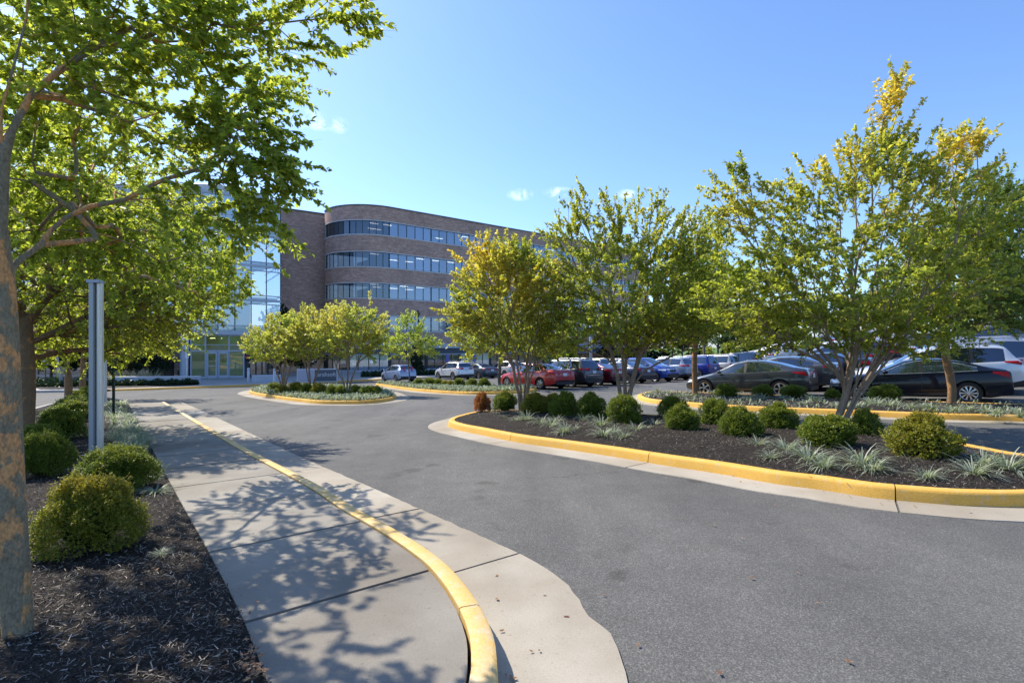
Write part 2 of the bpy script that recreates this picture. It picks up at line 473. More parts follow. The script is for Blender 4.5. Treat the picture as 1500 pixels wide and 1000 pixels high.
def inside(q, P):
    x, y = q[:, 0], q[:, 1]; r = np.zeros(len(q), bool); n = len(P); j = n - 1
    for i in range(n):
        xi, yi = P[i]; xj, yj = P[j]
        c = ((yi > y) != (yj > y)) & (x < (xj - xi) * (y - yi) / (yj - yi + 1e-12) + xi)
        r ^= c; j = i
    return r
# ================================================================ THE SETTING
def grid_sheet(name, xs, ys, dz, mat, keep=None, kind='structure'):
    X, Y = np.meshgrid(xs, ys); Z = H(X, Y) + dz
    nx = len(xs); V = np.stack([X.ravel(), Y.ravel(), Z.ravel()], 1); Fs = []
    for j in range(len(ys) - 1):
        for i in range(nx - 1):
            cx, cy = (xs[i] + xs[i + 1]) / 2, (ys[j] + ys[j + 1]) / 2
            if keep is None or keep(cx, cy):
                a = j * nx + i; Fs.append((a, a + 1, a + nx + 1, a + nx))
    me = bpy.data.meshes.new(name); me.from_pydata(V.tolist(), [], Fs); me.update()
    o = link(name, me, mat, None, True); o['kind'] = kind; return o
def spaced(a, b, n, p=1.0):
    t = np.linspace(-1, 1, n); t = np.sign(t) * np.abs(t) ** p
    return a + (b - a) * (t + 1) / 2
gx = np.concatenate([[-900, -500, -250, -150, -110], np.arange(-90, 161, 5), [200, 300, 500, 900]])
gy = np.concatenate([[-400, -150, -60], np.arange(-40, 201, 5), [260, 350, 500, 900]])
grid_sheet('ground', gx, gy, -.08, M['lawn'])
grid_sheet('road', np.arange(-70, 141, 2.0), np.arange(-40, 121, 2.0), 0, M['asphalt'], lambda x, y: .78 * x + .62 * y < 76 or y < 20)

PLZ = [(-95, 34), (-60, 36), (-34, 37.8), (-29, 38.2), (-24.6, 40.2), (-20, 42.8), (-16, 46.8), (-12.7, 51), (-9, 54.6), (0, 61.8), (12, 71.4), (34, 88.9)]
plz = catmull(PLZ, step=.6)
plN = -normals(plz, False)
plpoly = np.concatenate([plz, [(36, 125), (-95, 125)]])
fill('forecourt', plpoly + 0, .15, M['plaza'], step=4, kind='structure')
ky = [i for i, p in enumerate(plz) if -29.5 <= p[0] <= -12]; kg = [i for i, p in enumerate(plz) if p[0] <= -29.3]; kr = [i for i, p in enumerate(plz) if p[0] >= -12.2]
for nm, ii, mt in (('yellow_kerb', ky, M['kerb']), ('kerb', kg, M['kerb_grey']), ('kerb', kr, M['kerb_grey'])):
    mb = MB(); N = normals(plz, False)
    loft(mb, plz[ii], N[ii], [(-.3, .10), (-.3, .17), (-.03, .17), (0, .15), (.02, -.02)], False, 3.0)
    tag(mb.build(nm, mt), kind='structure')
mb = MB(); loft(mb, plz[ky[0] - 0:], normals(plz, False)[ky[0]:], [(0, .012), (.5, .012), (.51, -.02)], False, 3.0)
tag(mb.build('gutter', M['gutter']), kind='structure')

def island(front, back, bedname, gw=.5, mound=.05, step=.35, kmat='kerb'):
    P = np.array(front + back); P = catmull(P, True, .15)
    if area(P) < 0: P = P[::-1]
    N = normals(P, True)
    mb = MB(); loft(mb, P, N, [(-.15, .03), (-.15, .145), (-.13, .152), (-.035, .152), (-.01, .135), (0, .11), (.018, -.01)], True, 3.05)
    k = tag(mb.build('kerb', M[kmat], None, True), kind='structure')
    k.data.set_sharp_from_angle(angle=R(35))
    mb = MB(); loft(mb, P, N, [(-.05, .0), (0.0, .012), (gw, .009), (gw + .01, -.02)], True, 3.05, .022)
    tag(mb.build('gutter', M['gutter']), kind='structure')
    Q = P - N * .148
    b = fill(bedname, Q, .125, M['mulch'], step=step, noise=.012, mound=mound, kind='structure')
    return P, Q
g = lambda *pp, dz=0: [tuple(G(x, y, dz)) for x, y in pp]
I1P, I1Q = island(g((657, 624), (672, 630.5), (701, 636.7), (762, 649), (824, 658), (901, 669.8), (977, 682.7), (1050, 694), (1140, 710), (1209, 719), (1275, 729.5), (1350, 737), (1410, 741.5), (1500, 743.6)),
    [(5.95, 5.35), (6.9, 5.65), (7.45, 6.2), (7.45, 6.95)] + g((1500, 666), (1410, 650), (1290, 637), (1170, 624), (1060, 615), (943, 607), (800, 601), (710, 602), (668, 610), dz=.13), 'planting_bed', mound=.1)
I2P, I2Q = island(g((365, 575), (372, 578.5), (410, 585), (440, 589), (470, 591.8), (530, 592), (566, 588.5), (580, 584)),
    g((577, 580), (560, 574), (520, 570), (470, 567.5), (420, 568), (380, 571)), 'planting_bed', .6)
I3P, I3Q = island(g((562, 566), (590, 570.5), (620, 574), (684, 578), (740, 577.5), (775, 575), (786, 571.5)),
    [(.95, 29.4), (-.9, 30.6), (-4.2, 33.6), (-9.6, 40.2), (-10.3, 40)], 'planting_bed', .5)
_f4 = g((934, 583), (950, 590), (1010, 596), (1090, 602), (1200, 607), (1290, 611), (1380, 615), (1500, 618))
I4P, I4Q = island(_f4 + [(14.5, 9.3), (18, 6.9), (19.2, 6.6), (20, 7.3), (19.6, 8.6)],
    [(16.6, 11.4)] + g((1500, 592.5), (1300, 586), (1200, 581.5), (1100, 577.5), (1010, 574.5), (955, 573.5), (938, 577), dz=.13), 'planting_bed', .5)
fill('lawn_patch', np.array([(-5.2, 32.6), (-2.6, 30.3), (-.6, 29.6), (-.6, 30.3), (-4.2, 33.3)]), .19, M['lawn'], 1, kind='structure')

# left walk: kerb, gutter, slabs, bed ---------------------------------------
ko = g((727, 1000), (727.6, 962), (722, 927), (703, 886), (673, 845), (642, 815), (582, 776), (519, 742), (473, 713), (433, 692), (366.7, 658.7), (297, 620), (262, 600), (241.5, 588.5), dz=.155)
ko = [(-1.6, .75), (-.75, 1.15), (-.3, 1.6), (-.12, 2.0)] + ko
KO = catmull(ko, step=.12); KN = normals(KO, False)
cut = int(len(KO) * .62)
kprof = [(-.12, .0), (-.12, .158), (-.10, .163), (-.02, .163), (0, .15), (.012, -.01)]
for nm, sl, mt in (('yellow_kerb', slice(0, cut + 1), 'kerb_worn'), ('yellow_kerb', slice(cut, None), 'kerb_pale')):
    mb = MB(); loft(mb, KO[sl], KN[sl], kprof, False, 3.05)
    o = tag(mb.build('kerb', M[mt], None, True), kind='structure'); o.data.set_sharp_from_angle(angle=R(40))
go = g((930, 1060), (920, 1000), (915, 971), (896, 927), (863, 901), (842, 867), (798, 830), (744, 802.5), (608, 742), (540, 712), (469, 681.5), (404, 652), (340, 622), (300, 603), (267, 589), dz=.012)
GO = catmull([(.3, 1.2), (.5, 1.7)] + go, step=.1)
GO = GO + rng.normal(0, .005, GO.shape) * (np.arange(len(GO))[:, None] < len(GO) * .6)
GI = KO + KN * .012
gutpoly = np.concatenate([GI, GO[::-1]])
le = g((430, 1090), (393, 1000), (358.5, 910), (306, 808), (268, 740), (233, 676), (214.7, 641), (188, 590.5), dz=.15)
LE = catmull([(-2.4, .75)] + le, step=.3)
walkpoly = np.concatenate([KO - KN * .138, LE[::-1]])
def clip(P, n, d):
    """keep p.n > d"""
    out = []; m = len(P)
    for i in range(m):
        a, b = P[i], P[(i + 1) % m]; sa, sb = a @ n - d, b @ n - d
        if sa >= 0: out.append(a)
        if (sa >= 0) != (sb >= 0): out.append(a + (b - a) * sa / (sa - sb))
    return np.array(out)
AD = np.array([-.6, .8])
def slabs(name, P, joints, dz, mat, gap=.009, depth=.1, sub=None):
    mb = MB(); js = [-99] + list(joints) + [99]
    for a, b in zip(js, js[1:]):
        q = clip(P, AD, a + gap / 2)
        if len(q) < 3: continue
        q = clip(q, -AD, -(b - gap / 2))
        if len(q) < 3: continue
        if area(q) < 0: q = q[::-1]
        n = len(q); base = len(mb.v)
        lip = random.uniform(-.003, .003)
        mb.v += [(x, y, Hf(x, y) + dz + lip) for x, y in q] + [(x, y, Hf(x, y) + dz - depth) for x, y in q]
        mb.f.append(tuple(base + i for i in range(n)))
        mb.f += [(base + (i + 1) % n, base + i, base + n + i, base + n + (i + 1) % n) for i in range(n)]
    return tag(mb.build(name, mat), kind='structure')
slabs('gutter', gutpoly, [3.37, 5.09] + [8.1 + 3.02 * i for i in range(8)], .014, M['gutter'], .026, .05)
slabs('sidewalk', walkpoly, [1.8] + [3.21 + 1.393 * i for i in range(18)], .15, M['walk'], .03, .12)
# left bed
lb = list(map(tuple, LE)) + g((178, 586), (150, 583), (128, 585), (90, 590), (40, 603), (-60, 625), dz=.13) + [(-30, 16), (-34, 4), (-20, -6), (-4, -4), (-2.4, .7)]
LB = np.array(lb)
fill('mulch_bed', LB, .14, M['mulch'], step=.45, noise=.012, mound=.03, kind='structure')
kb = catmull(g((178, 586), (150, 583), (128, 585), (90, 590), (40, 603), (-60, 625), dz=.13) + [(-30, 16)], step=.4)
mb = MB(); loft(mb, kb, -normals(kb, False), [(-.15, .1), (-.15, .17), (0, .17), (.02, -.01)], False, 3.0)
tag(mb.build('kerb', M['kerb_grey']), kind='structure')
mb = MB(); loft(mb, kb, -normals(kb, False), [(0, .012), (.6, .012), (.61, -.02)], False, 3.0)
tag(mb.build('gutter', M['gutter']), kind='structure')

def chips(name, P, n, region, mat, dz, mound, L=(.018, .065), w=.0045, near=None):
    x0, x1, y0, y1 = region; out = []
    q = np.stack([rng.uniform(x0, x1, n * 3), rng.uniform(y0, y1, n * 3)], 1)
    if near: # denser near the path the photograph looks along
        keep = rng.random(len(q)) < np.clip((near / (np.hypot(q[:, 0], q[:, 1]) + .1)) ** 2, 0, 1); q = q[keep]
    q = q[inside(q, P)][:n]; n = len(q)
    dm = np.sqrt(((q[:, None, :] - P[None, ::max(1, len(P) // 100)]) ** 2).sum(2)).min(1)
    z = H(q[:, 0], q[:, 1]) + dz + np.clip(dm / .8, 0, 1) * mound + rng.uniform(.0, .022, n)
    a = rng.uniform(0, 2 * math.pi, n); t = rng.normal(0, .35, n); l = rng.uniform(*L, n) * rng.uniform(.4, 1, n); ww = w * rng.uniform(.5, 1.5, n)
    d = np.stack([np.cos(a) * np.cos(t), np.sin(a) * np.cos(t), np.sin(t)], 1); r = rng.normal(0, .4, n)
    s = np.stack([-np.sin(a) * np.cos(r), np.cos(a) * np.cos(r), np.sin(r)], 1)
    c = np.concatenate([q, z[:, None]], 1)
    D = d * l[:, None] / 2; S = s * ww[:, None] / 2
    V = np.stack([c - D - S, c + D - S * .6, c + D + S * .6, c - D + S], 1)
    return tag(np_mesh(name, V, 4, mat), kind='stuff')
chips('mulch_chips', LB, 170000, (-9, -.9, 1.2, 14), M['chip'], .14, .03, near=3.6)
chips('mulch_chips', I1Q, 60000, (-2, 8, 4.5, 15), M['chip'], .125, .1, near=7)
chips('mulch_chips', I4Q, 14000, (4, 19, 7, 23), M['chip'], .125, .05, L=(.05, .1), w=.018)
# fallen leaves and grit on the paving
def litter(spots, size=.05):
    V = []
    for x, y, dz in spots:
        x, y = G(x, y, dz); z = Hf(x, y) + dz + .006
        a = random.uniform(0, 6.28); s = size * random.uniform(.5, 1.1)
        for k in range(2):
            a += .8
            d = np.array([math.cos(a), math.sin(a), random.uniform(-.1, .35)]); e = np.array([-math.sin(a) * .4, math.cos(a) * .4, random.uniform(-.1, .2)])
            c = np.array([x, y, z + .004])
            V.append([c - d * s / 2, c + e * s / 2, c + d * s / 2, c - e * s / 2])
    V = np.array(V); V[:, :, 2] = np.maximum(V[:, :, 2], H(V[:, :, 0], V[:, :, 1]) + .016)
    return V
sp = [(x, y, .015) for x, y in ((1128, 722), (1073, 697), (1156, 731), (1222, 733), (1246, 729), (1290, 738), (1300, 732), (1175, 722), (748, 992), (741, 990), (752, 995), (778, 955), (790, 954), (735, 925), (728, 878), (620, 700), (642, 790), (1085, 706), (880, 682), (975, 700), (1340, 742), (1420, 750), (560, 694), (450, 668), (482, 685))]
sp += [(random.uniform(420, 1400), random.uniform(640, 990), .004) for _ in range(26)]
tag(np_mesh('fallen_leaves', litter(sp, .04), 4, M['litter']), kind='stuff')
sp = [(random.gauss(372, 10), random.gauss(975, 14), .17) for _ in range(60)] + [(random.uniform(230, 380), random.uniform(640, 900), .17) for _ in range(60)] + [(random.uniform(1180, 1320), random.uniform(672, 705), .16) for _ in range(45)]
tag(np_mesh('fallen_leaves', litter(sp, .035), 4, M['litter']), kind='stuff')

# ================================================================ BUILDING
BD = np.array([.783, .622]); BN = np.array([.622, -.783])      # along the wing, and out of its facade
P0 = np.array([-15.2, 66.6]); RC = 6.0; CC = P0 - BN * RC
a0 = math.atan2(BN[1], BN[0])
def wing(s):
    """point and outward normal of the wing's wall line; s < 0 runs round the curved corner"""
    if s >= 0: return P0 + BD * s, BN
    a = a0 + s / RC
    n = np.array([math.cos(a), math.sin(a)]); return CC + n * RC, n
SL, SR = -10.6, 52.0
def wall_strip(mb, uvs, s0, s1, z0, z1, off=0, step=.5, fn=wing):
    n = max(1, int(math.ceil((s1 - s0) / step))) if (s0 < 0 or fn is not wing) else 1
    ss = np.linspace(s0, s1, n + 1)
    for a, b in zip(ss, ss[1:]):
        (pa, na), (pb, nb) = fn(a), fn(b); pa = pa + na * off; pb = pb + nb * off
        mb.add([(*pa, z0), (*pb, z0), (*pb, z1), (*pa, z1)], [(0, 1, 2, 3)])
        uvs += [(a, z0), (b, z0), (b, z1), (a, z1)]
def add_uv(o, uvs):
    l = o.data.uv_layers.new(name='UVMap'); l.data.foreach_set('uv', np.array(uvs, np.float32).ravel())
def slabring(mb, s0, s1, z0, z1, d0, d1, step=.6, fn=wing):
    n = max(1, int(math.ceil((s1 - s0) / step))) if (s0 < 0 or fn is not wing) else 1
    ss = np.linspace(s0, s1, n + 1)
    for a, b in zip(ss, ss[1:]):
        (pa, na), (pb, nb) = fn(a), fn(b); A, B, C, D = pa + na * d0, pb + nb * d0, pb + nb * d1, pa + na * d1
        mb.add([(*A, z0), (*B, z0), (*C, z0), (*D, z0), (*A, z1), (*B, z1), (*C, z1), (*D, z1)], [(0, 1, 2, 3), (7, 6, 5, 4), (0, 4, 5, 1), (3, 2, 6, 7), (0, 3, 7, 4), (1, 5, 6, 2)])
bld = empty('office_building', (-15, 70, -1.7), label='long brown brick office building with rounded corner, ribbon windows and glass entrance drum', cat='building')
def bchild(o, parent=None):
    o.parent = parent or bld
    if not parent: o.location = (15, -70, 1.7)
    return o
rows = [(15.42, 17.2), (11.42, 13.32), (7.55, 9.45), (3.50, 5.45)]
spans = [(17.2, 19.0), (13.32, 15.42), (9.45, 11.42), (5.45, 7.55), (1.95, 3.50)]
mb = MB(); uv = []
for z0, z1 in spans: wall_strip(mb, uv, SL, SR, z0, z1)
# end wall of the wing and the plain wall beside the drum
EN, _ = wing(SR); E2 = EN - BN * 25
mb.add([(*EN, -2.2), (*E2, -2.2), (*E2, 19), (*EN, 19)], [(0, 1, 2, 3)]); uv += [(0, -2.2), (25, -2.2), (25, 19), (0, 19)]
W0 = np.array([-30.6, 65.6]); W1 = np.array([-24.4, 69.9])
mb.add([(*W0, 3.4), (*W1, 3.4), (*W1, 18.95), (*W0, 18.95)], [(0, 1, 2, 3)]); uv += [(0, 3.4), (7.5, 3.4), (7.5, 18.95), (0, 18.95)]
o = bchild(mb.build('wall', M['brick'])); add_uv(o, uv)
mb = MB(); slabring(mb, SL, SR, 18.98, 19.12, -.5, .08)
d = (W1 - W0) / np.linalg.norm(W1 - W0); nn = np.array([d[1], -d[0]])
mb.bar((*(W0 + nn * .02), 18.99), (*(W1 + nn * .02), 18.99), .3, .14)
bchild(mb.build('coping', M['fascia']))
mb = MB()
mb.add([(*W0, 18.6), (*W1, 18.6), (*wing(SL)[0], 18.6), (*P0, 18.6), (*EN, 18.6), (*E2, 18.6), (-40, 95, 18.6), (-45, 70, 18.6)], [tuple(range(8))])
bchild(mb.build('roof', M['fascia']))
def bay(s0, s1, z0, z1, glass, npane, wname='window', depth=.12):
    mb = MB(); uvs = []
    slabring(mb, s0, s1, z0 - .06, z0 + .05, -.25, .06); slabring(mb, s0, s1, z1 - .05, z1 + .04, -.25, .04)
    for q in (s0, s1):
        p, n = wing(q); p = p - n * .1; mb.bar((*p, z0), (*p, z1), .05, .2)
    fr = bchild(mb.build(wname, M['white_trim']))
    mg = MB(); mm = MB(); e = (s1 - s0) / npane
    for k in range(npane):
        wall_strip(mg, uvs, s0 + k * e, s0 + (k + 1) * e, z0 + .05, z1 - .05, -depth, 9)
        p, n = wing(s0 + k * e); t = np.array([-n[1], n[0]])
        if k % 1 == 0: mm.bar((*(p - n * (depth - .03)), z0 + .05), (*(p - n * (depth - .03)), z1 - .05), .06, .06)
    # one loose quad per pane keeps every pane's own tint
    for zz in (z0 + .07, z1 - .07):
        for k in range(npane):
            (pa, na), (pb, nb) = wing(s0 + k * e), wing(s0 + (k + 1) * e); mm.bar((*(pa - na * .1), zz), (*(pb - nb * .1), zz), .05, .05)
    g_ = mg.build('pane', glass); g_.parent = fr; m_ = mm.build('mullion', M['mullion']); m_.parent = fr
for ri, (z0, z1) in enumerate(rows):
    s = SL + .1; i = 0
    while s < SR - .3:
        w = 5.25 if s < -.2 else 6.0; e = min(s + w, SR)
        if s < -.2 and e > -.3: e = -.2
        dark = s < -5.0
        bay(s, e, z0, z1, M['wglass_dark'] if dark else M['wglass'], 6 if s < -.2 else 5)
        s = e
# ceilings with lamps behind the ribbons
mb = MB(); ml = MB()
for z0, z1 in rows:
    for (a, b) in ((-10, 0), (0, SR)):
        n = 10 if a < 0 else 1; ss = np.linspace(a, b, n + 1)
        for q, r_ in zip(ss, ss[1:]):
            (pa, na), (pb, nb) = wing(q), wing(r_)
            dd = 5.5 if a < 0 else 11
            mb.add([(*(pa - na * .3), z1 + .1), (*(pb - nb * .3), z1 + .1), (*(pb - nb * dd), z1 + .1), (*(pa - na * dd), z1 + .1)], [(0, 1, 2, 3)])
            mb.add([(*(pa - na * .3), z0 - .1), (*(pb - nb * .3), z0 - .1), (*(pb - nb * dd), z0 - .1), (*(pa - na * dd), z0 - .1)], [(0, 1, 2, 3)])
            mb.add([(*(pa - na * dd), z0 - .1), (*(pb - nb * dd), z0 - .1), (*(pb - nb * dd), z1 + .1), (*(pa - na * dd), z1 + .1)], [(0, 1, 2, 3)])
    for s in np.arange(-2, SR - 1, 2.4):
        if random.random() < .3: continue
        p, n = wing(s)
        for dpt in (2.0, 5.2):
            if random.random() < .4: continue
            c = p - n * dpt
            ml = MB(); ml.bar((*(c - BD * .55), z1 + .05), (*(c + BD * .55), z1 + .05), .22, .04); bchild(ml.build('ceiling_light', M['strip']))
bchild(mb.build('ceiling', M['ceil']))
# base of the wing: pale band, dark fascia, shop-front glass
mb = MB(); slabring(mb, SL, SR, 1.35, 1.95, -.3, .22); bchild(mb.build('band', M['band']))
mb = MB(); uvs = []; wall_strip(mb, uvs, SL, SR, .62, 1.35, -.05); bchild(mb.build('fascia', M['fascia']))
mb = MB(); slabring(mb, SL, SR, .52, .62, -.2, .05); slabring(mb, SL, SR, -1.72, -1.35, -.2, .03); bchild(mb.build('rail', M['alu_grey']))
s = SL
k = 0
while s < SR - .1:
    e = min(s + 5.2, SR); mg = MB(); mm = MB(); uvs = []
    for q in range(4): wall_strip(mg, uvs, s + (e - s) * q / 4, s + (e - s) * (q + 1) / 4, -1.35, .52, -.1, 9)
    for q in range(4):
        p, n = wing(s + (e - s) * q / 4); mm.bar((*(p - n * .06), -1.35), (*(p - n * .06), .52), .09 if q else .4, .1)
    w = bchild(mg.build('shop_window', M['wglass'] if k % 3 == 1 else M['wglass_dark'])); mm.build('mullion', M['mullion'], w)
    s = e; k += 1
mb = MB()
for s_ in (8.2, 12.6, 17.2):
    p, n = wing(s_); mb.bar((*(p + n * .02), -.55), (*(p + n * .02), .45), .5, .03)
bchild(mb.build('window_banner', simple('banner', (.24, .2, .5), .7)))
# dark ground-floor wall below the plain brick, and beyond
mb = MB(); uvs = []
mb.add([(*W0, -2), (*W1, -2), (*W1, 3.4), (*W0, 3.4)], [(0, 1, 2, 3)])
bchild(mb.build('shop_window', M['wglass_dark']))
mb = MB(); mb.bar((*(W0 + nn * .1), 1.6), (*(W1 + nn * .1), 1.6), .3, .5); bchild(mb.build('band', M['band']))

# ---- the glass drum
DC = np.array([-37.4, 67.1]); DR = 16.0
ab = math.atan2(-.873, .487)                         # towards the camera
def drum(s):
    a = ab + s / DR; n = np.array([math.cos(a), math.sin(a)]); return DC + n * DR, n
def s_at(px):
    return min(np.linspace(-12, 6.12, 1200), key=lambda s: abs(750 + 775 * drum(s)[0][0] / drum(s)[0][1] - px))
S0, S1 = -12.0, 6.12
DT = 16.95
levels = [3.1, 3.7, 6.0, 6.9, 9.5, 10.4, 12.7, 13.6, 15.9, 16.9]
NP = 12
mm = MB(); mh = MB()
for k in range(NP + 1):
    s = S0 + (S1 - S0) * k / NP; p, n = drum(s); mm.bar((*p, 3.2), (*p, DT), .06, .1)
bchild(mm.build('mullion', M['mullion']))
for z, hh in [(z, .05) for z in levels[1:]] + [(6.4, .12), (10.0, .12), (13.2, .12)]:
    mh = MB(); slabring(mh, S0, S1, z - hh, z + hh, -.06, .07 + hh * .1, 1.0, drum); bchild(mh.build('transom', M['alu_grey']))
for k in range(4):
    mg = MB(); uvs = []
    for q in range(3):
        for za, zb in zip(levels, levels[1:]):
            s = S0 + (S1 - S0) * (k * 3 + q) / NP; wall_strip(mg, uvs, s, s + (S1 - S0) / NP, za, zb, 0, 9, drum)
    bchild(mg.build('curtain_glass', M['aglass']))
DE = drum(S1)[0]; mg = MB(); mm = MB(); mh = MB()
for za, zb in zip(levels, levels[1:]): mg.add([(*DE, za), (*W0, za), (*W0, zb), (*DE, zb)], [(0, 1, 2, 3)]); mm.bar((*DE, zb), (*W0, zb), .12, .1)
r_ = bchild(mg.build('return_glass', M['aglass'])); mm.build('transom', M['alu_grey'], r_)
mb = MB(); slabring(mb, S0, S1, DT, DT + .22, -.8, .08, 1.0, drum); bchild(mb.build('coping', M['alu_grey']))
mb = MB()
mb.lathe([(5.6, 16.9), (5.6, 19.7), (5.3, 19.85), (0, 19.85)], 40, 'z', (-35.4, 64.6, 0)); bchild(mb.build('roof_plant_room', M['alu_grey']))
mb = MB()
for z in (3.25, 6.4, 10.1, 13.5, 16.6): mb = MB(); slabring(mb, S0, S1 - .2, z, z + .35, -9, -.3, 1.0, drum); bchild(mb.build('floor_slab', M['ceil']))
mb = MB()
for s in [s_at(c_) for c_ in (215, 262, 302, 320)]:
    p, n = drum(s); p = p - n * .9; mb = MB(); mb.tube([(*p, -1.7), (*p, 16.6)], .26, 12); bchild(mb.build('column', M['tan']))
mb = MB(); pc_ = [drum(S0 + (S1 - S0) * k / 6)[0] - drum(S0 + (S1 - S0) * k / 6)[1] * 7 for k in range(7)]; [mb.add([(*a_, -1.8), (*b_, -1.8), (*b_, 16.6), (*a_, 16.6)], [(0, 1, 2, 3)]) for a_, b_ in zip(pc_, pc_[1:])]; bchild(mb.build('core', simple('core_wall', (.55, .6, .62), .8)))
# canopy and lobby below the drum
mb = MB(); slabring(mb, s_at(262), S1, 2.75, 3.2, -1.5, .45, 1.0, drum); bchild(mb.build('canopy', M['alu_grey']))
mb = MB(); slabring(mb, s_at(264), S1 - .1, 2.55, 2.74, -1.6, -.25, 1.0, drum); bchild(mb.build('soffit', simple('soffit', (.55, .42, .25), .7)))
# s positions of the lobby by pixel columns
sA, sB, sC, sD = s_at(280), s_at(301), s_at(335.5), s_at(357)
gz = -1.62
def dchord(mb, a, b, z0, z1, off=0):
    (pa, na), (pb, nb) = drum(a), drum(b); pa = pa + na * off; pb = pb + nb * off
    mb.add([(*pa, z0), (*pb, z0), (*pb, z1), (*pa, z1)], [(0, 1, 2, 3)])
def dbar(mb, a, z0, z1, w, off=0, dpt=.1):
    p, n = drum(a); p = p + n * off; mb.bar((*p, z0), (*p, z1), w, dpt)
def hbar(mb, a, b, z, h, off=0, dpt=.1):
    (pa, na), (pb, nb) = drum(a), drum(b); pa = pa + na * off; pb = pb + nb * off
    mb.bar((*pa, z), (*pb, z), dpt, h)
mg = MB()
for a, b in ((sA, sB), (sB, sC), (sC, sD)):
    dchord(mg, a, b, 1.15, 2.7, 0)
for a, b in ((sA, sB), (sC, sD)): dchord(mg, a, b, gz, 1.15, 0)
lob = bchild(mg.build('lobby_glass', M['lobbyglass']))
mm = MB()
for a in (sA, sB, sC, sD): dbar(mm, a, gz, 2.75, .12, .03)
for z, h in ((1.15, .12), (1.75, .06), (2.68, .1), (gz + .1, .2)): hbar(mm, sA, sB, z, h, .03); hbar(mm, sB, sC, z, h, .03) if z > 0 else None; hbar(mm, sC, sD, z, h, .03)
mm.build('mullion', M['alu_grey'], lob)
mid = (sB + sC) / 2
for a, b in ((sB + .06, mid - .01), (mid + .01, sC - .06)):
    md = MB()
    dbar(md, a + .09, gz + .02, 1.06, .2, .05, .06); dbar(md, b - .09, gz + .02, 1.06, .2, .05, .06)
    hbar(md, a + .02, b - .02, gz + .16, .3, .05, .055); hbar(md, a + .02, b - .02, .96, .2, .05, .055)
    dr = bchild(md.build('entrance_door', M['alu_grey']))
    mg = MB(); dchord(mg, a + .15, b - .15, gz + .3, .88, .05); mg.build('pane', M['lobbyglass'], dr)
    mh = MB(); hbar(mh, a + .2, b - .2, -.35, .05, .12, .04); mh.build('push_bar', M['alu'], dr)
mb = MB()
for s_ in (sC - 1.0, sB + .6): 
    p, n = drum(s_); p = p - n * 2; mb.box((p[0] - .3, p[1] - .3, 2.4), (p[0] + .3, p[1] + .3, 2.48))
bchild(mb.build('lobby_lamp', M['strip']))
# dark flanks of the ground floor under the drum
for (a, b) in ((S0, sA), (sD, S1)):
    mg = MB(); mm = MB(); n = 6
    for q in range(n):
        dchord(mg, a + (b - a) * q / n, a + (b - a) * (q + 1) / n, -1.7, 3.2, -.3); dbar(mm, a + (b - a) * q / n, -1.7, 3.2, .1, -.25); hbar(mm, a + (b - a) * q / n, a + (b - a) * (q + 1) / n, 1.1, .1, -.25)
    w = bchild(mg.build('shop_window', M['wglass_dark'])); mm.build('mullion', M['mullion'], w)
mb = MB(); slabring(mb, S0, s_at(261), 2.9, 3.2, -.3, .2, 1.0, drum); bchild(mb.build('band', M['band']))
p, n = drum(sA - .6); mb = MB(); mb.tube([(*(p), -1.7), (*(p), 2.8)], .38, 16); bchild(mb.build('column', M['alu_grey']))
# left wing behind the trees
mb = MB(); uv = []
LW0 = np.array([-86., 58.]); LW1 = np.array([-45.4, 62.])
ld = (LW1 - LW0) / np.linalg.norm(LW1 - LW0)
for z0, z1 in spans[:-1] + [(1.95, 3.5)]:
    mb.add([(*LW0, z0), (*LW1, z0), (*LW1, z1), (*LW0, z1)], [(0, 1, 2, 3)]); L_ = 41; uv += [(0, z0), (L_, z0), (L_, z1), (0, z1)]
o = bchild(mb.build('wall', M['brick'])); add_uv(o, uv)
for z0, z1 in rows + [(-1.8, 1.95)]:
    mg = MB(); mm = MB()
    for k in range(27):
        a = LW0 + ld * 1.5 * k; b = LW0 + ld * 1.5 * (k + 1)
        mg.add([(*a, z0), (*b, z0), (*b, z1), (*a, z1)], [(0, 1, 2, 3)]); mm.bar((*a, z0), (*a, z1), .07, .1); mm.bar((*a, z1 - .05), (*b, z1 - .05), .1, .1)
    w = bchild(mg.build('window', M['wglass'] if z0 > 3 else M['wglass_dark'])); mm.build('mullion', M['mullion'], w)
# ================================================================ STREET FURNITURE
def at(px, py, dz=0): p = G(px, py, dz); return p[0], p[1], Hf(*p) + dz
def mbtag(mb, name, mat, label, cat, group=None, smooth=False):
    return tag(mb.build(name, mat, None, smooth), label, cat, group)
# near silver column
x, y, z = at(143, 667, .14)
t = empty('light_pole', (x, y, z), 0, None, 'brushed silver double-shaft light pole rising out of the shrubs beside the sidewalk', 'light pole')
mb = MB(); mb.box((-.085, -.08, 0), (-.012, .08, 2.85)); mb.build('shaft', M['shaft_dark'], t)
mb = MB(); mb.tube([(.04, 0, 0), (.04, 0, 2.85)], .05, 20, True); mb.build('shaft', M['shaft_warm'], t, True).data.set_sharp_from_angle(angle=R(60))
mb = MB(); mb.box((-.16, -.14, -.02), (.14, .14, .03)); mb.build('base_plate', M['alu_grey'], t)
mb = MB(); mb.box((-.11, -.10, 2.85), (.10, .10, 2.9)); mb.build('cap', M['alu_grey'], t)
x, y, z = at(154.5, 594, .14)
t = empty('light_pole', (x, y, z), 0, None, 'slimmer silver light pole just behind the big silver pole', 'light pole')
mb = MB(); mb.tube([(0, 0, 0), (0, 0, 3.6)], .055, 14); mb.build('shaft', M['alu'], t, True).data.set_sharp_from_angle(angle=R(60))
mb = MB(); mb.lathe([(.0, .04), (.16, .04), (.16, 0)], 16); mb.build('base_plate', M['alu_grey'], t)
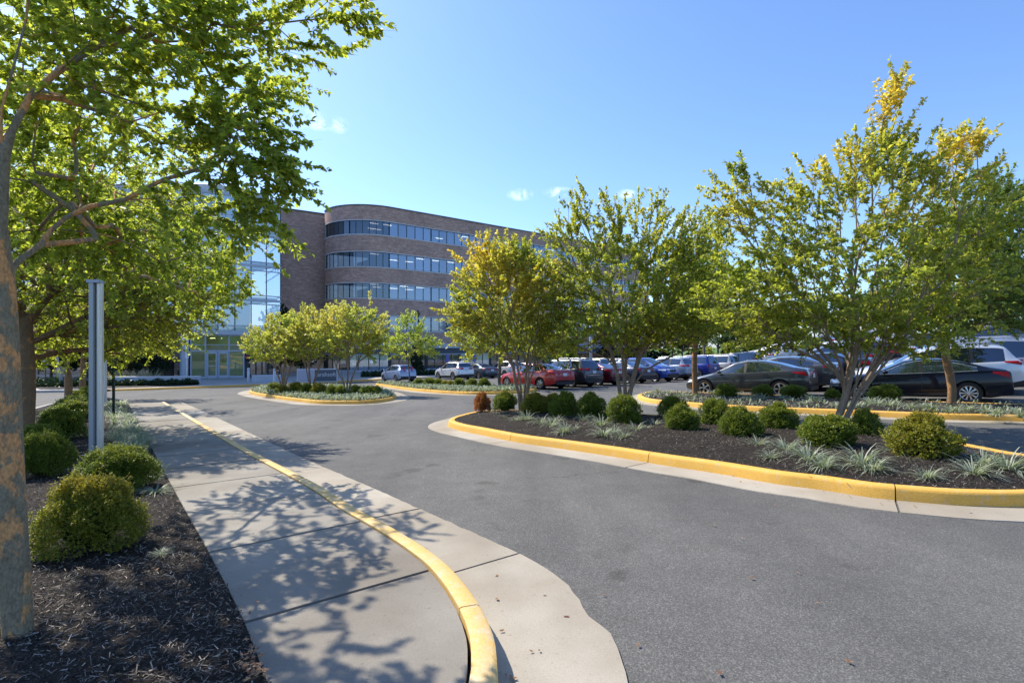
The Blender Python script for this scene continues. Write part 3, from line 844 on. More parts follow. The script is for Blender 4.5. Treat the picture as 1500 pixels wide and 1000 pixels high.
mb = MB(); mb.box((-.08, -.08, 3.6), (.08, .08, 3.68)); mb.build('cap', M['alu_grey'], t)
x, y, z = at(167, 612, .14)
t = empty('sign_post', (x, y, z), 0, None, 'thin dark green steel post standing in the lily turf', 'sign post')
mb = MB()
mb.box((-.035, -.008, 0), (.035, .0, 2.6)); mb.box((-.035, -.03, 0), (-.027, -.008, 2.6)); mb.box((.027, -.03, 0), (.035, -.008, 2.6)); mb.build('post', M['green_paint'], t)
mb = MB(); mb.box((-.15, -.012, 2.15), (.15, .004, 2.6)); mb.build('sign_panel', M['alu'], t)
# entrance pole with white banner panel
def atY(px, Y, dz=0): X = (px - CX) / F * Y; return X, Y, Hf(X, Y) + dz
x, y, z = atY(274, 45.5, .15)
t = empty('sign_pole', (x, y, z), 0, None, 'thin pole with narrow white panel beside the entrance', 'sign pole')
mb = MB(); mb.tube([(0, 0, 0), (0, 0, 3.5)], .055, 10); mb.build('pole', M['alu'], t)
mb = MB(); mb.box((-.12, -.05, 2.2), (.12, .05, 3.85)); mb.build('sign_panel', M['white_trim'], t)
for px, Y, lab in ((364, 48.5, 'short pale bollard right of the entrance doors'), (402, 45.8, 'pale bollard in front of the low grey wall by the shrubs')):
    x, y, z = atY(px, Y, .15); t = empty('bollard', (x, y, z), 0, None, lab, 'bollard', 'bollards by the entrance')
    mb = MB(); mb.lathe([(.11, 0), (.11, 1.2), (.09, 1.24), (0, 1.25)], 16); mb.build('post', M['white_trim'], t, True)
    mb = MB(); mb.lathe([(.114, 1.02), (.114, 1.1)], 16); mb.build('reflector_band', M['alu_grey'], t, True)
def low_wall(pxa, Ya, pxb, Yb, h, label, dz=.15, w=.45, numbers=None):
    a = np.array(atY(pxa, Ya, 0)[:2]); b = np.array(atY(pxb, Yb, 0)[:2]); c = (a + b) / 2; L = np.linalg.norm(b - a)
    t = empty('low_wall', (c[0], c[1], Hf(*c) + dz), math.atan2(b[1] - a[1], b[0] - a[0]), None, label, 'low wall')
    mb = MB(); mb.box((-L / 2, -w / 2, -.3), (L / 2, w / 2, h - .08)); mb.build('wall', M['plaza_w'], t)
    mb = MB(); mb.box((-L / 2 - .03, -w / 2 - .03, h - .08), (L / 2 + .03, w / 2 + .03, h)); mb.build('coping', M['white_trim'], t)
    return t, L
M['plaza_w'] = simple('wall_concrete', (.5, .52, .56), .8, var=.12, scale=3)
low_wall(162, 43.6, 292, 44.6, .72, 'long low pale concrete wall left of the entrance')
low_wall(369, 47.5, 412, 48.5, .62, 'short low grey concrete wall right of the entrance')
# company sign
a = np.array(atY(435, 45)[:2]); b = np.array(atY(494.5, 46)[:2]); c = (a + b) / 2; L = np.linalg.norm(b - a)
t = empty('monument_sign', (c[0], c[1], Hf(*c) + .15), math.atan2(b[1] - a[1], b[0] - a[0]), None, 'low dark monument sign in a pale frame behind the island shrubs', 'sign')
mb = MB(); mb.box((-L / 2, -.15, 0), (L / 2, .15, 1.15)); mb.build('frame', M['white_trim'], t)
mb = MB(); mb.box((-L / 2 + 1.42, -.19, .1), (L / 2 - .1, -.151, 1.07)); mb.build('panel', simple('sign_slate', (.10, .12, .15), .5), t)
mb = MB(); mb.box((-L / 2 + .08, -.17, .1), (-L / 2 + 1.32, -.152, 1.07)); mb.build('pale_panel', simple('sign_pale', (.45, .45, .55), .5), t)
cu = bpy.data.curves.new('lettering', 'FONT'); cu.body = 'carahsoft'; cu.size = .50; cu.extrude = .01; cu.align_x = 'CENTER'; cu.offset = .004
fo = bpy.data.objects.new('lettering', cu); col.objects.link(fo); fo.parent = t; fo.rotation_euler = (R(90), 0, 0)
fo.location = ((-L / 2 + 1.42 + L / 2 - .1) / 2, -.205, .5); fo.scale = (.92, 1.0, 1); cu.materials.append(M['white_trim'])
bpy.context.view_layer.update()
lm = bpy.data.meshes.new_from_object(fo.evaluated_get(bpy.context.evaluated_depsgraph_get())); lo_ = bpy.data.objects.new('lettering', lm); col.objects.link(lo_)
lo_.parent = t; lo_.rotation_euler = fo.rotation_euler; lo_.location = fo.location; lo_.scale = fo.scale; bpy.data.objects.remove(fo); lo_.name = 'lettering'
# parking sign post at far left, lot light pole, far post
x, y, z = atY(67, 44, .15)
t = empty('parking_sign', (x, y, z), 0, None, 'small white sign on a post in the shade at far left', 'sign')
mb = MB(); mb.tube([(0, 0, 0), (0, 0, 1.9)], .03, 8); mb.build('post', M['pole_dark'], t)
mb = MB(); mb.box((-.26, -.05, 1.7), (.26, -.03, 2.15)); mb.build('sign_panel', M['white_trim'], t)
for px, Y, h, r, lab in ((865.5, 47, 7, .13, 'grey parking lot light pole behind the dark SUV'), (1176, 62, 5.0, .12, 'dark green lamp post far back in the parking lot'), (1277, 75, 6.0, .1, 'pale lamp post far behind the large tree stems')):
    x, y, z = atY(px, Y); t = empty('lamp_post', (x, y, z), 0, None, lab, 'lamp post')
    mb = MB(); mb.tube([(0, 0, 0), (0, 0, h)], r, 12); mb.build('pole', M['green_paint'] if 'green' in lab else M['alu_grey'], t, True)
    mb = MB(); mb.lathe([(r * 2, 0), (r * 2, .5), (r, .55)], 12); mb.build('base', M['kerb_grey'], t)
    mb = MB(); mb.box((-.9, -.15, h), (.9, .15, h + .14)); mb.build('lamp_head', M['pole_dark'], t)

# ================================================================ VEGETATION
def unit(v): return v / (np.linalg.norm(v, axis=-1, keepdims=True) + 1e-9)
def grow(stems, targets, up=.35, stepl=.3, rbase=.08, rtip=.006, nojoin=True, star=.35):
    """join target points to the stems; returns nodes, parents, tips"""
    pos = []; par = []; plen = []; depth = []
    for st in stems:
        prev = -1; st = list(st)
        if pos:
            dd = [np.linalg.norm(q_ - st[0]) for q_ in pos]; k_ = int(np.argmin(dd))
            if dd[k_] < 1e-3: prev = k_; st = st[1:]
            elif len(st[0]) == 3 and nojoin is False: prev = k_
        for p in st:
            pos.append(np.array(p, float)); par.append(prev)
            plen.append(0 if prev < 0 else plen[prev] + np.linalg.norm(pos[-1] - pos[prev])); prev = len(pos) - 1
    nfix = len(pos)
    c = np.mean([s[-1] for s in stems], 0)
    targets = sorted(targets, key=lambda p: np.linalg.norm(p - c))
    tips = []
    for p in targets:
        A = np.array(pos); d = p - A; dist = np.linalg.norm(d, axis=1)
        cost = dist + star * np.array(plen)
        cost = cost + np.where(d[:, 2] < -.1, 1.5 * -d[:, 2], 0) + np.where(A[:, 2] < A[0, 2] + .4, 3, 0)
        i = int(cost.argmin()); n = max(1, int(dist[i] / stepl)); a = A[i]
        g = par[i]; d0 = unit(a - pos[g]) if g >= 0 else np.array([0, 0, 1.])
        ctrl = a + (d0 * .6 + np.array([0, 0, up])) * dist[i] * .35
        prev = i
        for k in range(1, n + 1):
            t = k / n; q = (1 - t) ** 2 * a + 2 * t * (1 - t) * ctrl + t * t * p
            if k < n: q = q + rng.normal(0, .02, 3) * min(1, dist[i])
            pos.append(q); par.append(prev); plen.append(plen[prev] + dist[i] / n); prev = len(pos) - 1
        tips.append(prev)
    pos = np.array(pos); cnt = np.zeros(len(pos))
    for t in tips: cnt[t] += 1
    for i in range(len(pos) - 1, -1, -1):
        if par[i] >= 0: cnt[par[i]] += cnt[i]
    cnt = np.maximum(cnt, 1)
    e = math.log(rbase / rtip) / math.log(max(cnt.max(), 2)); rad = rtip * cnt ** e
    return pos, par, rad, tips
def branch_mesh(pos, par, rad, minr=0, sides=6, thick=None):
    ch = {}
    for i, p in enumerate(par): ch.setdefault(p, []).append(i)
    mb = MB(); starts = [(None, i) for i in ch.get(-1, [])]
    while starts:
        p, i = starts.pop(); pts = []; rr = []
        if p is not None: pts.append(pos[p]); rr.append(min(rad[p], rad[i] * 1.15))
        while True:
            pts.append(pos[i]); rr.append(rad[i]); c = ch.get(i, [])
            if not c: break
            m = max(c, key=lambda k: rad[k]); starts += [(i, k) for k in c if k != m]; i = m
        if max(rr) < minr: continue
        if len(pts) > 1: mb.tube(pts, rr, sides if max(rr) > .015 else 4, False)
    return mb
def leaves(tips, dirs, n, L, w, ll, droop=.3, spread=.9, updir=.3, hexa=False, jitter=.0, tintf=None):
    """shoots start at tips, run along dirs, leaves alternate along them"""
    T = len(tips); Ls = L * rng.uniform(.5, 1.3, T)
    t = rng.uniform(-.25, 1, (T, n)); side = np.where(np.arange(n) % 2 == 0, 1., -1.)[None, :]
    d = unit(dirs); up = np.array([0, 0, 1.]); s = unit(np.cross(d, up) + rng.normal(0, .3, (T, 3)))
    bend = (t ** 2)[:, :, None] * np.array([0, 0, -droop * .3])
    base = tips[:, None, :] + d[:, None, :] * (t * Ls[:, None])[:, :, None] + bend * Ls[:, None, None] + rng.normal(0, jitter, (T, n, 3))
    ld = unit(d[:, None, :] * .6 + s[:, None, :] * side[:, :, None] * spread + up * updir * rng.normal(.2, 1, (T, n, 1)) + rng.normal(0, .35, (T, n, 3)) - up * droop)
    nn = unit(np.cross(ld, rng.normal(0, .6, (T, n, 3)) + np.cross(up, ld) + .01)); sd = unit(np.cross(ld, nn))
    l = (ll * rng.uniform(.6, 1.25, (T, n)))[:, :, None]; W = l * w
    if hexa:
        fold = nn * W * .25
        V = [base, base + ld * l * .3 + sd * W * .45 + fold, base + ld * l * .65 + sd * W * .42 + fold, base + ld * l, base + ld * l * .65 - sd * W * .42 + fold, base + ld * l * .3 - sd * W * .45 + fold]
    else:
        V = [base, base + ld * l * .5 + sd * W * .5 + nn * W * .15, base + ld * l, base + ld * l * .5 - sd * W * .5 + nn * W * .15]
    V = np.stack(V, 2).reshape(T * n, len(V), 3)
    c = base.reshape(-1, 3)
    tint = tintf(c) if tintf else None
    return V, tint
def lobes_px(lobes):
    """crown lobes given as px, py, rx, ry (pixels) at depth Y, with radius ry in depth"""
    out = []
    for l in lobes:
        px, py, rx, ry, Y = l[:5]; s = Y / F
        c = P3(px, py, Y); out.append((c, np.array([rx * s, l[5] if len(l) > 5 else rx * s, ry * s]), l[6] if len(l) > 6 else 1.0))
    return out
def sample(lobes, n, shell=.5):
    w = np.array([np.prod(r) ** .75 * k for _, r, k in lobes]); w /= w.sum(); P = []; D = []
    for (c, r, k), m in zip(lobes, rng.multinomial(n, w)):
        if m == 0: continue
        u = unit(rng.normal(0, 1, (m, 3))); rad = rng.uniform(0, 1, m) ** (1 / 3 * (1 - shell) + .12)
        P.append(c + u * r * rad[:, None]); D.append(unit(u * r) * 1.0)
    return np.concatenate(P), np.concatenate(D)
def tree(name, label, base, stems, lobes, nt, per, L, ll, leafmat, bark, rbase=.08, rtip=.005, w=.5, up=.5, droop=.2, out=.7, upb=.6, hexa=False,
         tint=None, cat='tree', group=None, stepl=.3, minr=0, shell=.5, sides=8, limb=None, lean=(0, 0, 0), star=.35):
    base = np.array(base, float)
    T, D = sample(lobes, nt, shell)
    pos, par, rad, tips = grow(stems, list(T), rbase=rbase, rtip=rtip, stepl=stepl, star=star)
    if limb: rad[len(stems[0]):] = np.minimum(rad[len(stems[0]):], limb)
    tp = pos[tips]; cc = np.mean([l[0] for l in lobes], 0)
    pd = np.array([pos[i] - pos[par[i]] if par[i] >= 0 else (0, 0, 1) for i in tips])
    dirs = unit(unit(tp - cc) * out + unit(pd) * .5 + np.array([0, 0, upb]) + np.array(lean) + rng.normal(0, .3, tp.shape))
    V, ti = leaves(tp, dirs, per, L, w, ll, droop, hexa=hexa, tintf=tint)
    e = empty(name, base, 0, None, label, cat, group)
    mb = branch_mesh(pos - base, par, rad, minr, sides); mb.build('trunk', bark, e, True)
    # shoots that carry the leaves
    ms = MB()
    if minr == 0:
        for p, d in zip(tp - base, dirs): ms.tube([p, p + d * L * .5, p + d * L * .95 + np.array([0, 0, -droop * .3 * L])], [rtip, rtip * .8, rtip * .4], 3, False)
        ms.build('twigs', bark, e)['kind'] = 'stuff'
    np_mesh('crown', V - base, V.shape[1], leafmat, e, ti)
    return e
def myrtle_stems(base, n, h, spread, lean=(0, 0)):
    st = []; b = np.array(base, float)
    for k in range(n):
        a = 2 * math.pi * (k + random.uniform(-.3, .3)) / n
        o = np.array([math.cos(a), math.sin(a), 0]); f = np.array([lean[0], lean[1], 0]) * h
        hh = h * random.uniform(.85, 1.15); sp = spread * random.uniform(.6, 1.2)
        pts = [b + o * .07 + np.array([0, 0, -.05])]
        for t in (.25, .5, .75, 1.0): pts.append(b + o * (.07 + sp * t ** 1.6) + f * t + np.array([0, 0, hh * t]) + rng.normal(0, .015, 3))
        st.append(pts)
    return st
def topt(zmid, zs, amt, base=.0):
    """autumn tone: strongest in the upper crown, uneven"""
    def f(c):
        n = np.sin(c[:, 0] * 2.1 + 1) * np.sin(c[:, 1] * 1.7 + 2) * np.sin(c[:, 2] * 2.6)
        return np.clip(base + amt * np.clip((c[:, 2] - zmid) / zs, 0, 1) * (1 + n) * rng.uniform(.0, 1.3, len(c)) + .1 * n, 0, 1)
    return f
# ---- near elm at the left edge
b0 = np.array(at(28, 936, .14)); Y0 = b0[1]
q = lambda px, py, Y: P3(px, py, Y)
trunk = [b0 + (0, 0, -.05), q(23, 860, Y0), q(14, 720, Y0), q(9, 600, Y0), q(5, 500, Y0), q(0, 420, Y0), q(-3, 330, Y0), q(2, 230, Y0 + .02)]
st0 = [trunk,
       [trunk[-1], q(18, 190, Y0 + .05), q(45, 140, Y0 + .1), q(85, 105, Y0 + .15), q(130, 75, Y0 + .25), q(190, 40, Y0 + .4), q(235, 15, Y0 + .5), q(300, -25, Y0 + .65), q(380, -60, Y0 + .8)],
       [trunk[-1], q(2, 160, Y0), q(22, 90, Y0), q(38, 30, Y0 + .05), q(45, -40, Y0 + .1), q(50, -160, Y0 + .2)],
       [trunk[-1], q(-15, 150, Y0), q(-40, 60, Y0 - .1), q(-70, -60, Y0 - .2)],
       [trunk[-3], q(25, 384, Y0 + .1), q(60, 358, Y0 + .25), q(100, 355, Y0 + .5), q(140, 350, Y0 + .8)],
       [q(45, 140, Y0 + .1), q(90, 145, Y0 + .3), q(150, 165, Y0 + .6), q(210, 190, Y0 + 1.0)],
       [q(190, 40, Y0 + .4), q(260, 48, Y0 + .7), q(330, 70, Y0 + 1.0)]]
lob = lobes_px([(420, 20, 110, 48, 3.5, .5), (490, 26, 50, 26, 3.5, .3), (460, 60, 40, 22, 3.5, .2), (335, 85, 70, 50, 3.5, .6), (250, 110, 130, 110, 3.4, .7), (340, 225, 80, 46, 3.3, .4), (388, 240, 40, 28, 3.3, .3, 2.5), (370, 280, 36, 30, 3.3, .3, 1.5), (350, 170, 50, 30, 3.3, .3),
                (110, 230, 120, 120, 5.2, .7, .7), (190, 230, 130, 110, 7.2, 1.2, .4), (290, 285, 60, 46, 3.3, .4, .8), (60, 90, 110, 110, 3.8, .9), (60, 310, 110, 80, 4.2, .9), (180, 30, 170, 70, 3.3, .6),
                (350, 320, 40, 44, 3.3, .3, 1.3), (290, 372, 56, 40, 7.5, .8, .6), (230, 370, 110, 60, 5.0, .7), (-120, 100, 160, 260, 3.2, 1.2, .5), (0, -130, 180, 90, 3.6, .9, .4), (405, 120, 22, 14, 4.2, .15), (310, 425, 55, 34, 7.5, .7)])
tree('elm_tree', 'nearest elm with orange-patched grey bark at the left edge', b0, st0, lob, 1600, 60, .25, .046, M['leaf_elm'], M['bark_elm'], rbase=.064, rtip=.0011, w=.5, hexa=True, limb=.0165,
     out=.5, upb=-.05, droop=.35, tint=topt(2.0, 3, .1, .02), group='elms along the sidewalk', sides=16, stepl=.14, cat='tree')
# ---- second elm
def straight(base, topp, n=5, w=.04):
    b = np.array(base, float); t = np.array(topp, float)
    return [b + (t - b) * k / n + (rng.normal(0, w, 3) * (0 < k < n)) for k in range(n + 1)]
for (px, py, tx, ty, rb, lab, lobes, nt, per, ll, bk) in (
    (38, 652, 38, 470, .15, 'second elm from the camera with rusty brown trunk in the left bed', [(60, 380, 150, 110, 11.5, 2.6), (150, 430, 120, 70, 11.2, 2.2), (230, 400, 90, 80, 11, 1.8), (240, 445, 80, 40, 11.5, 1.4), (290, 415, 40, 36, 11, .8), (120, 500, 120, 34, 12.5, 1.8), (-60, 400, 120, 100, 11, 2.5, .5), (190, 330, 100, 70, 11.5, 1.8), (80, 270, 140, 80, 11.5, 2), (215, 490, 60, 24, 12.5, 1.2)], 2200, 34, .085, 'bark_elm2'),
    (100, 592, 101, 500, .14, 'third elm with slim grey-brown trunk behind the boxwood row', [(110, 440, 90, 80, 20, 2.2), (190, 450, 70, 60, 20, 1.8), (80, 500, 60, 30, 20, 1.5), (170, 500, 45, 22, 20, 1.2)], 420, 30, .13, 'bark_elm2'),
    (121, 582, 123, 500, .14, 'farthest elm of the left bed with orange-brown trunk', [(140, 450, 80, 70, 27, 2.6), (200, 470, 55, 45, 27, 2), (130, 505, 60, 20, 27, 2)], 340, 30, .15, 'bark_elm2')):
    b = np.array(at(px, py, .14)); tp = P3(tx, ty, b[1] + .2)
    sts = [straight(b, tp, 5, .01), [tp, tp + (0.2, .3, .5), tp + (.6, .6, 1.2)], [tp, tp + (-.3, -.2, .6), tp + (-.6, .2, 1.3)]]
    tree('elm_tree', lab, b, sts, lobes_px(lobes), nt, per, .5, ll, M['leaf_elm'], M[bk], rbase=rb, rtip=.006, out=.5, upb=.0, droop=.3, w=.55,
         tint=topt(1.0, 3, .15, .10), group='elms along the sidewalk', sides=12, stepl=.35, limb=.045)
# ---- crape myrtles of the near island
def myrtle(label, px, py, ns, h, spr, lobes, nt, per, ll, mat, rb=.05, L=.38, tint=None, dz=.14, lean=(0, 0), Y=None, name='crape_myrtle', group='crape myrtles of the islands', **kw):
    b = np.array(at(px, py, dz) if Y is None else atY(px, Y, dz))
    lob = lobes_px([(l[0], l[1], l[2], l[3], b[1] + (l[4] if len(l) > 4 else 0), l[2] * b[1] / F * .85, l[5] if len(l) > 5 else 1.0) for l in lobes])
    return tree(name, label, b, myrtle_stems(b, ns, h, spr, lean), lob, nt, per, L, ll, mat, M['bark_myrtle'], rbase=rb, tint=tint, group=group, star=.72, **kw)
myrtle('largest crape myrtle, many stems, right of the middle of the near island', 1228, 622, 6, 2.3, .62,
       [(1240, 420, 160, 80), (1140, 360, 90, 70), (1270, 300, 90, 70), (1300, 190, 20, 50, 0, 2.5), (1314, 138, 9, 24, 0, 6), (1262, 238, 42, 34, 0, 1.4), (1330, 185, 14, 18, 0, 3), (1375, 290, 80, 60), (1320, 240, 50, 44), (1405, 215, 34, 22, 0, 2.5), (1085, 262, 14, 24, 0, 3), (1410, 380, 80, 70), (1085, 300, 45, 40), (1100, 440, 80, 50), (1200, 480, 120, 40), (1330, 480, 100, 40), (1440, 330, 45, 45), (1190, 290, 60, 50)],
       1450, 38, .10, M['leaf_myrtle'], rb=.068, rtip=.003, tint=topt(3.2, 3, .5, .08), upb=.4, out=.7, lean=(.45, 0, 0), shell=.45)
myrtle('middle crape myrtle of the near island with two grey-brown main stems', 915, 606, 4, 2.1, .45,
       [(930, 430, 110, 80), (870, 370, 55, 60), (850, 315, 22, 36), (825, 345, 30, 25), (950, 350, 60, 60), (1000, 420, 65, 75), (835, 430, 50, 70), (960, 310, 16, 28), (900, 310, 20, 28), (890, 480, 90, 36), (980, 480, 70, 36), (1010, 350, 40, 40)],
       1150, 40, .10, M['leaf_myrtle'], rb=.066, rtip=.0035, tint=topt(3.6, 3, .4, .08), upb=.45, out=.7)
myrtle('yellowing crape myrtle with slender stems near the left tip of the near island', 766, 604, 6, 1.9, .42,
       [(745, 430, 80, 66), (705, 400, 45, 44), (765, 375, 20, 30), (730, 385, 40, 36), (690, 460, 40, 30), (790, 450, 50, 55), (730, 490, 70, 34), (672, 462, 24, 14), (800, 500, 40, 24), (760, 400, 40, 30)],
       850, 40, .10, M['leaf_myrtle'], rb=.044, rtip=.003, tint=topt(1.6, 2, .45, .16), upb=.4, out=.7)
# ---- trees of the island behind
def single(name, label, px, py, tx, ty, lobes, nt, per, ll, mat, bark, rb, Y=None, dz=.14, tint=None, group=None, L=.4, dirs=5, **kw):
    b = np.array(at(px, py, dz) if Y is None else atY(px, Y, dz)); tp = P3(tx, ty, b[1])
    sts = [straight(b, tp, 5, .02)]
    hh = .25 * (tp[2] - b[2]) + .5
    for k in range(dirs):
        a = k * 2.4; o = np.array([math.cos(a), math.sin(a), 0]); sts.append([tp, tp + o * .2 * hh + (0, 0, .4 * hh), tp + o * .5 * hh + (0, 0, hh)])
    lob = lobes_px([(l[0], l[1], l[2], l[3], b[1] + (l[4] if len(l) > 4 else 0), l[2] * b[1] / F * .85) for l in lobes])
    return tree(name, label, b, sts, lob, nt, per, L, ll, mat, bark, rbase=rb, tint=tint, group=group, **kw)
single('street_tree', 'straight brown-trunked tree at the left end of the island beside the grey sedan', 1018, 581, 1016, 486,
       [(1020, 410, 50, 55), (1040, 352, 34, 30), (985, 440, 50, 45), (1065, 450, 55, 45), (1020, 470, 60, 24), (1090, 420, 36, 36)], 700, 44, .12, M['leaf_myrtle'], M['bark_elm2'], .10, tint=topt(3, 3, .15, .02), upb=.4)
single('street_tree', 'straight brown-trunked tree in front of the dark navy sedan', 1394, 592, 1386, 482,
       [(1400, 420, 100, 60), (1430, 310, 60, 60), (1350, 455, 60, 36), (1460, 400, 60, 60), (1420, 460, 90, 30), (1385, 350, 70, 60), (1480, 330, 36, 50)], 1100, 44, .10, M['leaf_pale'], M['bark_elm2'], .10, tint=topt(3, 3, .1, .02), upb=.4)
single('street_tree', 'small tree with thin dark trunk beside the front of the red sedan', 732, 566, 732, 522,
       [(745, 500, 62, 24), (795, 505, 36, 22), (700, 492, 40, 22), (750, 470, 60, 30), (840, 480, 36, 24, 2)], 340, 36, .17, M['leaf_myrtle'], M['bark_grey'], .09, Y=30.5, L=.5)
single('street_tree', 'small pale yellow-green tree in front of the blue hatchback', 599, 560, 599, 528,
       [(599, 505, 36, 18), (600, 480, 20, 22), (578, 510, 20, 14), (625, 508, 22, 16), (595, 465, 6, 12)], 280, 36, .14, M['leaf_myrtle_yellow'], M['bark_grey'], .045, Y=36.5, tint=topt(9, 1, 0, 0), L=.4)
# ---- island with three myrtles
for lab, px, Y, lobes in (
    ('leftmost of three yellow crape myrtles on the oval island', 415, 28.5, [(405, 508, 46, 24), (420, 480, 34, 22), (385, 512, 24, 16), (440, 510, 26, 22), (376, 490, 12, 10)]),
    ('middle of three yellow crape myrtles, in front of the company sign', 456, 27.5, [(455, 502, 44, 26), (465, 474, 34, 24), (440, 490, 30, 24), (490, 500, 30, 26)]),
    ('rightmost and tallest of three yellow crape myrtles on the oval island', 508, 26.0, [(515, 495, 50, 26), (505, 466, 32, 22), (535, 480, 34, 28), (490, 478, 34, 26), (545, 505, 24, 20), (540, 445, 5, 10), (490, 446, 7, 10)])):
    myrtle(lab, px, 0, 5, 1.3, .35, lobes, 420, 40, .13, M['leaf_myrtle_yellow'], rb=.045, Y=Y, tint=topt(.9, 1.6, .4, .1), L=.34, group='yellow crape myrtles on the oval island', upb=.5)
# ---- shrubs
def box_mesh(name, n, ll, stretch=(1, 1, .85), lump=.27, seed=0):
    """unit boxwood: leaves in small rosettes over and under a lumpy rounded surface"""
    r = np.random.default_rng(seed)
    T = n // 5; u = unit(r.normal(0, 1, (T, 3))); u[:, 2] = np.where(u[:, 2] < -.55, -u[:, 2], u[:, 2])
    k = unit(r.normal(0, 1, (38, 3))); near = (u @ k.T).max(1)
    f = 1 - lump + lump * 1.6 * np.clip((near - .86) / .14, 0, 1) + r.normal(0, .035, T)
    rad = f * np.where(r.random(T) < .45, r.uniform(.62, 1, T), 1)
    low = 1 + .07 * np.sin(u[:, 0] * 3.1 + seed) * np.cos(u[:, 1] * 2.7 + seed * 2) + .04 * np.sin(u[:, 2] * 5 + seed)
    rad = rad * low * np.where(r.random(T) < .09, r.uniform(1.03, 1.2, T), 1)
    c = u * rad[:, None] * np.array(stretch)
    c[:, :2] *= (1.0 - .1 * c[:, 2:3])
    c[:, 2] += .72
    d = unit(u + np.array([0, 0, .5]) + r.normal(0, .35, (T, 3)))
    g0 = globals()['rng']; globals()['rng'] = r
    V, _ = leaves(c, d, 5, ll * 1.6, .6, ll, 0, 1.0, .3)
    globals()['rng'] = g0
    me = V
    return me
def shrub_proto(name, leafm, n, ll, seed, twig=True):
    V = box_mesh(name, n, ll, seed=seed)
    ti = np.clip(np.random.default_rng(seed).normal(.1, .12, len(V)) + .25 * np.clip(V[:, 0, 2] - 1.1, 0, 1), 0, 1)
    o = np_mesh('foliage', V, V.shape[1], leafm, None, ti)
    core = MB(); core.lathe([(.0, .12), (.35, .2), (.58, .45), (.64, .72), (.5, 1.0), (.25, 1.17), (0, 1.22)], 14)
    s = MB(); rr = random.Random(seed)
    for k in range(9):
        a = rr.uniform(0, 6.28); s.tube([(0, 0, -.1), (math.cos(a) * .2, math.sin(a) * .2, .3), (math.cos(a) * .6, math.sin(a) * .6, 1.0)], [.04, .03, .01], 5)
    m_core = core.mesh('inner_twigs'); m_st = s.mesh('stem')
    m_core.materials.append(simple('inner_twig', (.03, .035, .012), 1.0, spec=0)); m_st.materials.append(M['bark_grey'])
    me = o.data; bpy.data.objects.remove(o)
    return me, m_core, m_st
SH = {'big': shrub_proto('b', M['leaf_box'], 62000, .052, 3), 'bigy': shrub_proto('b', M['leaf_box_yellow'], 62000, .052, 4),
      'a': shrub_proto('a', M['leaf_box'], 20000, .085, 5), 'b': shrub_proto('b', M['leaf_box'], 20000, .085, 6), 'c': shrub_proto('c', M['leaf_box'], 20000, .085, 8),
      'y': shrub_proto('y', M['leaf_box_yellow'], 20000, .085, 7), 'rust': shrub_proto('r', M['leaf_rust'], 16000, .11, 9), 'far': shrub_proto('f', M['leaf_box'], 5000, .15, 10), 'fary': shrub_proto('f', M['leaf_box_yellow'], 5000, .15, 11)}
def shrub(px, py, w, h, kind, label, group, dz=.13, Y=None, cat='shrub'):
    """px centre, py foot of the plant, w and h in pixels"""
    p = at(px, py - (2 if Y is None else 0), dz) if Y is None else atY(px, Y, dz)
    s = p[1] / F; rw = w * s / 2 * .80; rh = h * s / 1.75
    p = (p[0], p[1] + rw * .45, p[2])
    e = empty('boxwood_shrub', p, random.uniform(0, 6.28), None, label, cat, group); e.scale = (rw, rw, rh * 1.0)
    f, c, s_ = SH[kind]
    for nm, me in (('foliage', f), ('stem', s_)):
        o = bpy.data.objects.new(nm, me); col.objects.link(o); o.parent = e
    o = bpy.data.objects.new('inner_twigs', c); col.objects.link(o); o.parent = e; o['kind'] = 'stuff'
    return e
gl = 'boxwood shrubs of the left bed'
for a in ((113, 820, 142, 112, 'bigy', 'nearest boxwood at the foot of the left elm, yellow-tipped and wide'),
          (154, 728, 118, 66, 'big', 'broad green boxwood in front of the big silver light pole'),
          (52, 706, 80, 66, 'big', 'dark green boxwood touching the right side of the elm trunk'),
          (80, 649, 64, 46, 'a', 'light green rounded boxwood beside the rusty elm trunk'),
          (50, 668, 60, 44, 'b', 'dark boxwood half hidden behind the near elm trunk'),
          (92, 624, 62, 34, 'c', 'low boxwood just beyond the light green rounded one'),
          (106, 612, 56, 30, 'b', 'boxwood in the middle of the receding left row'),
          (118, 602, 40, 26, 'a', 'boxwood in front of the third elm trunk'),
          (112, 593, 34, 18, 'far', 'small far boxwood at the foot of the farthest elm'),
          (124, 588, 26, 18, 'far', 'last boxwood at the far end of the left row')):
    shrub(*a, gl)
gi = 'boxwood shrubs of the near island'
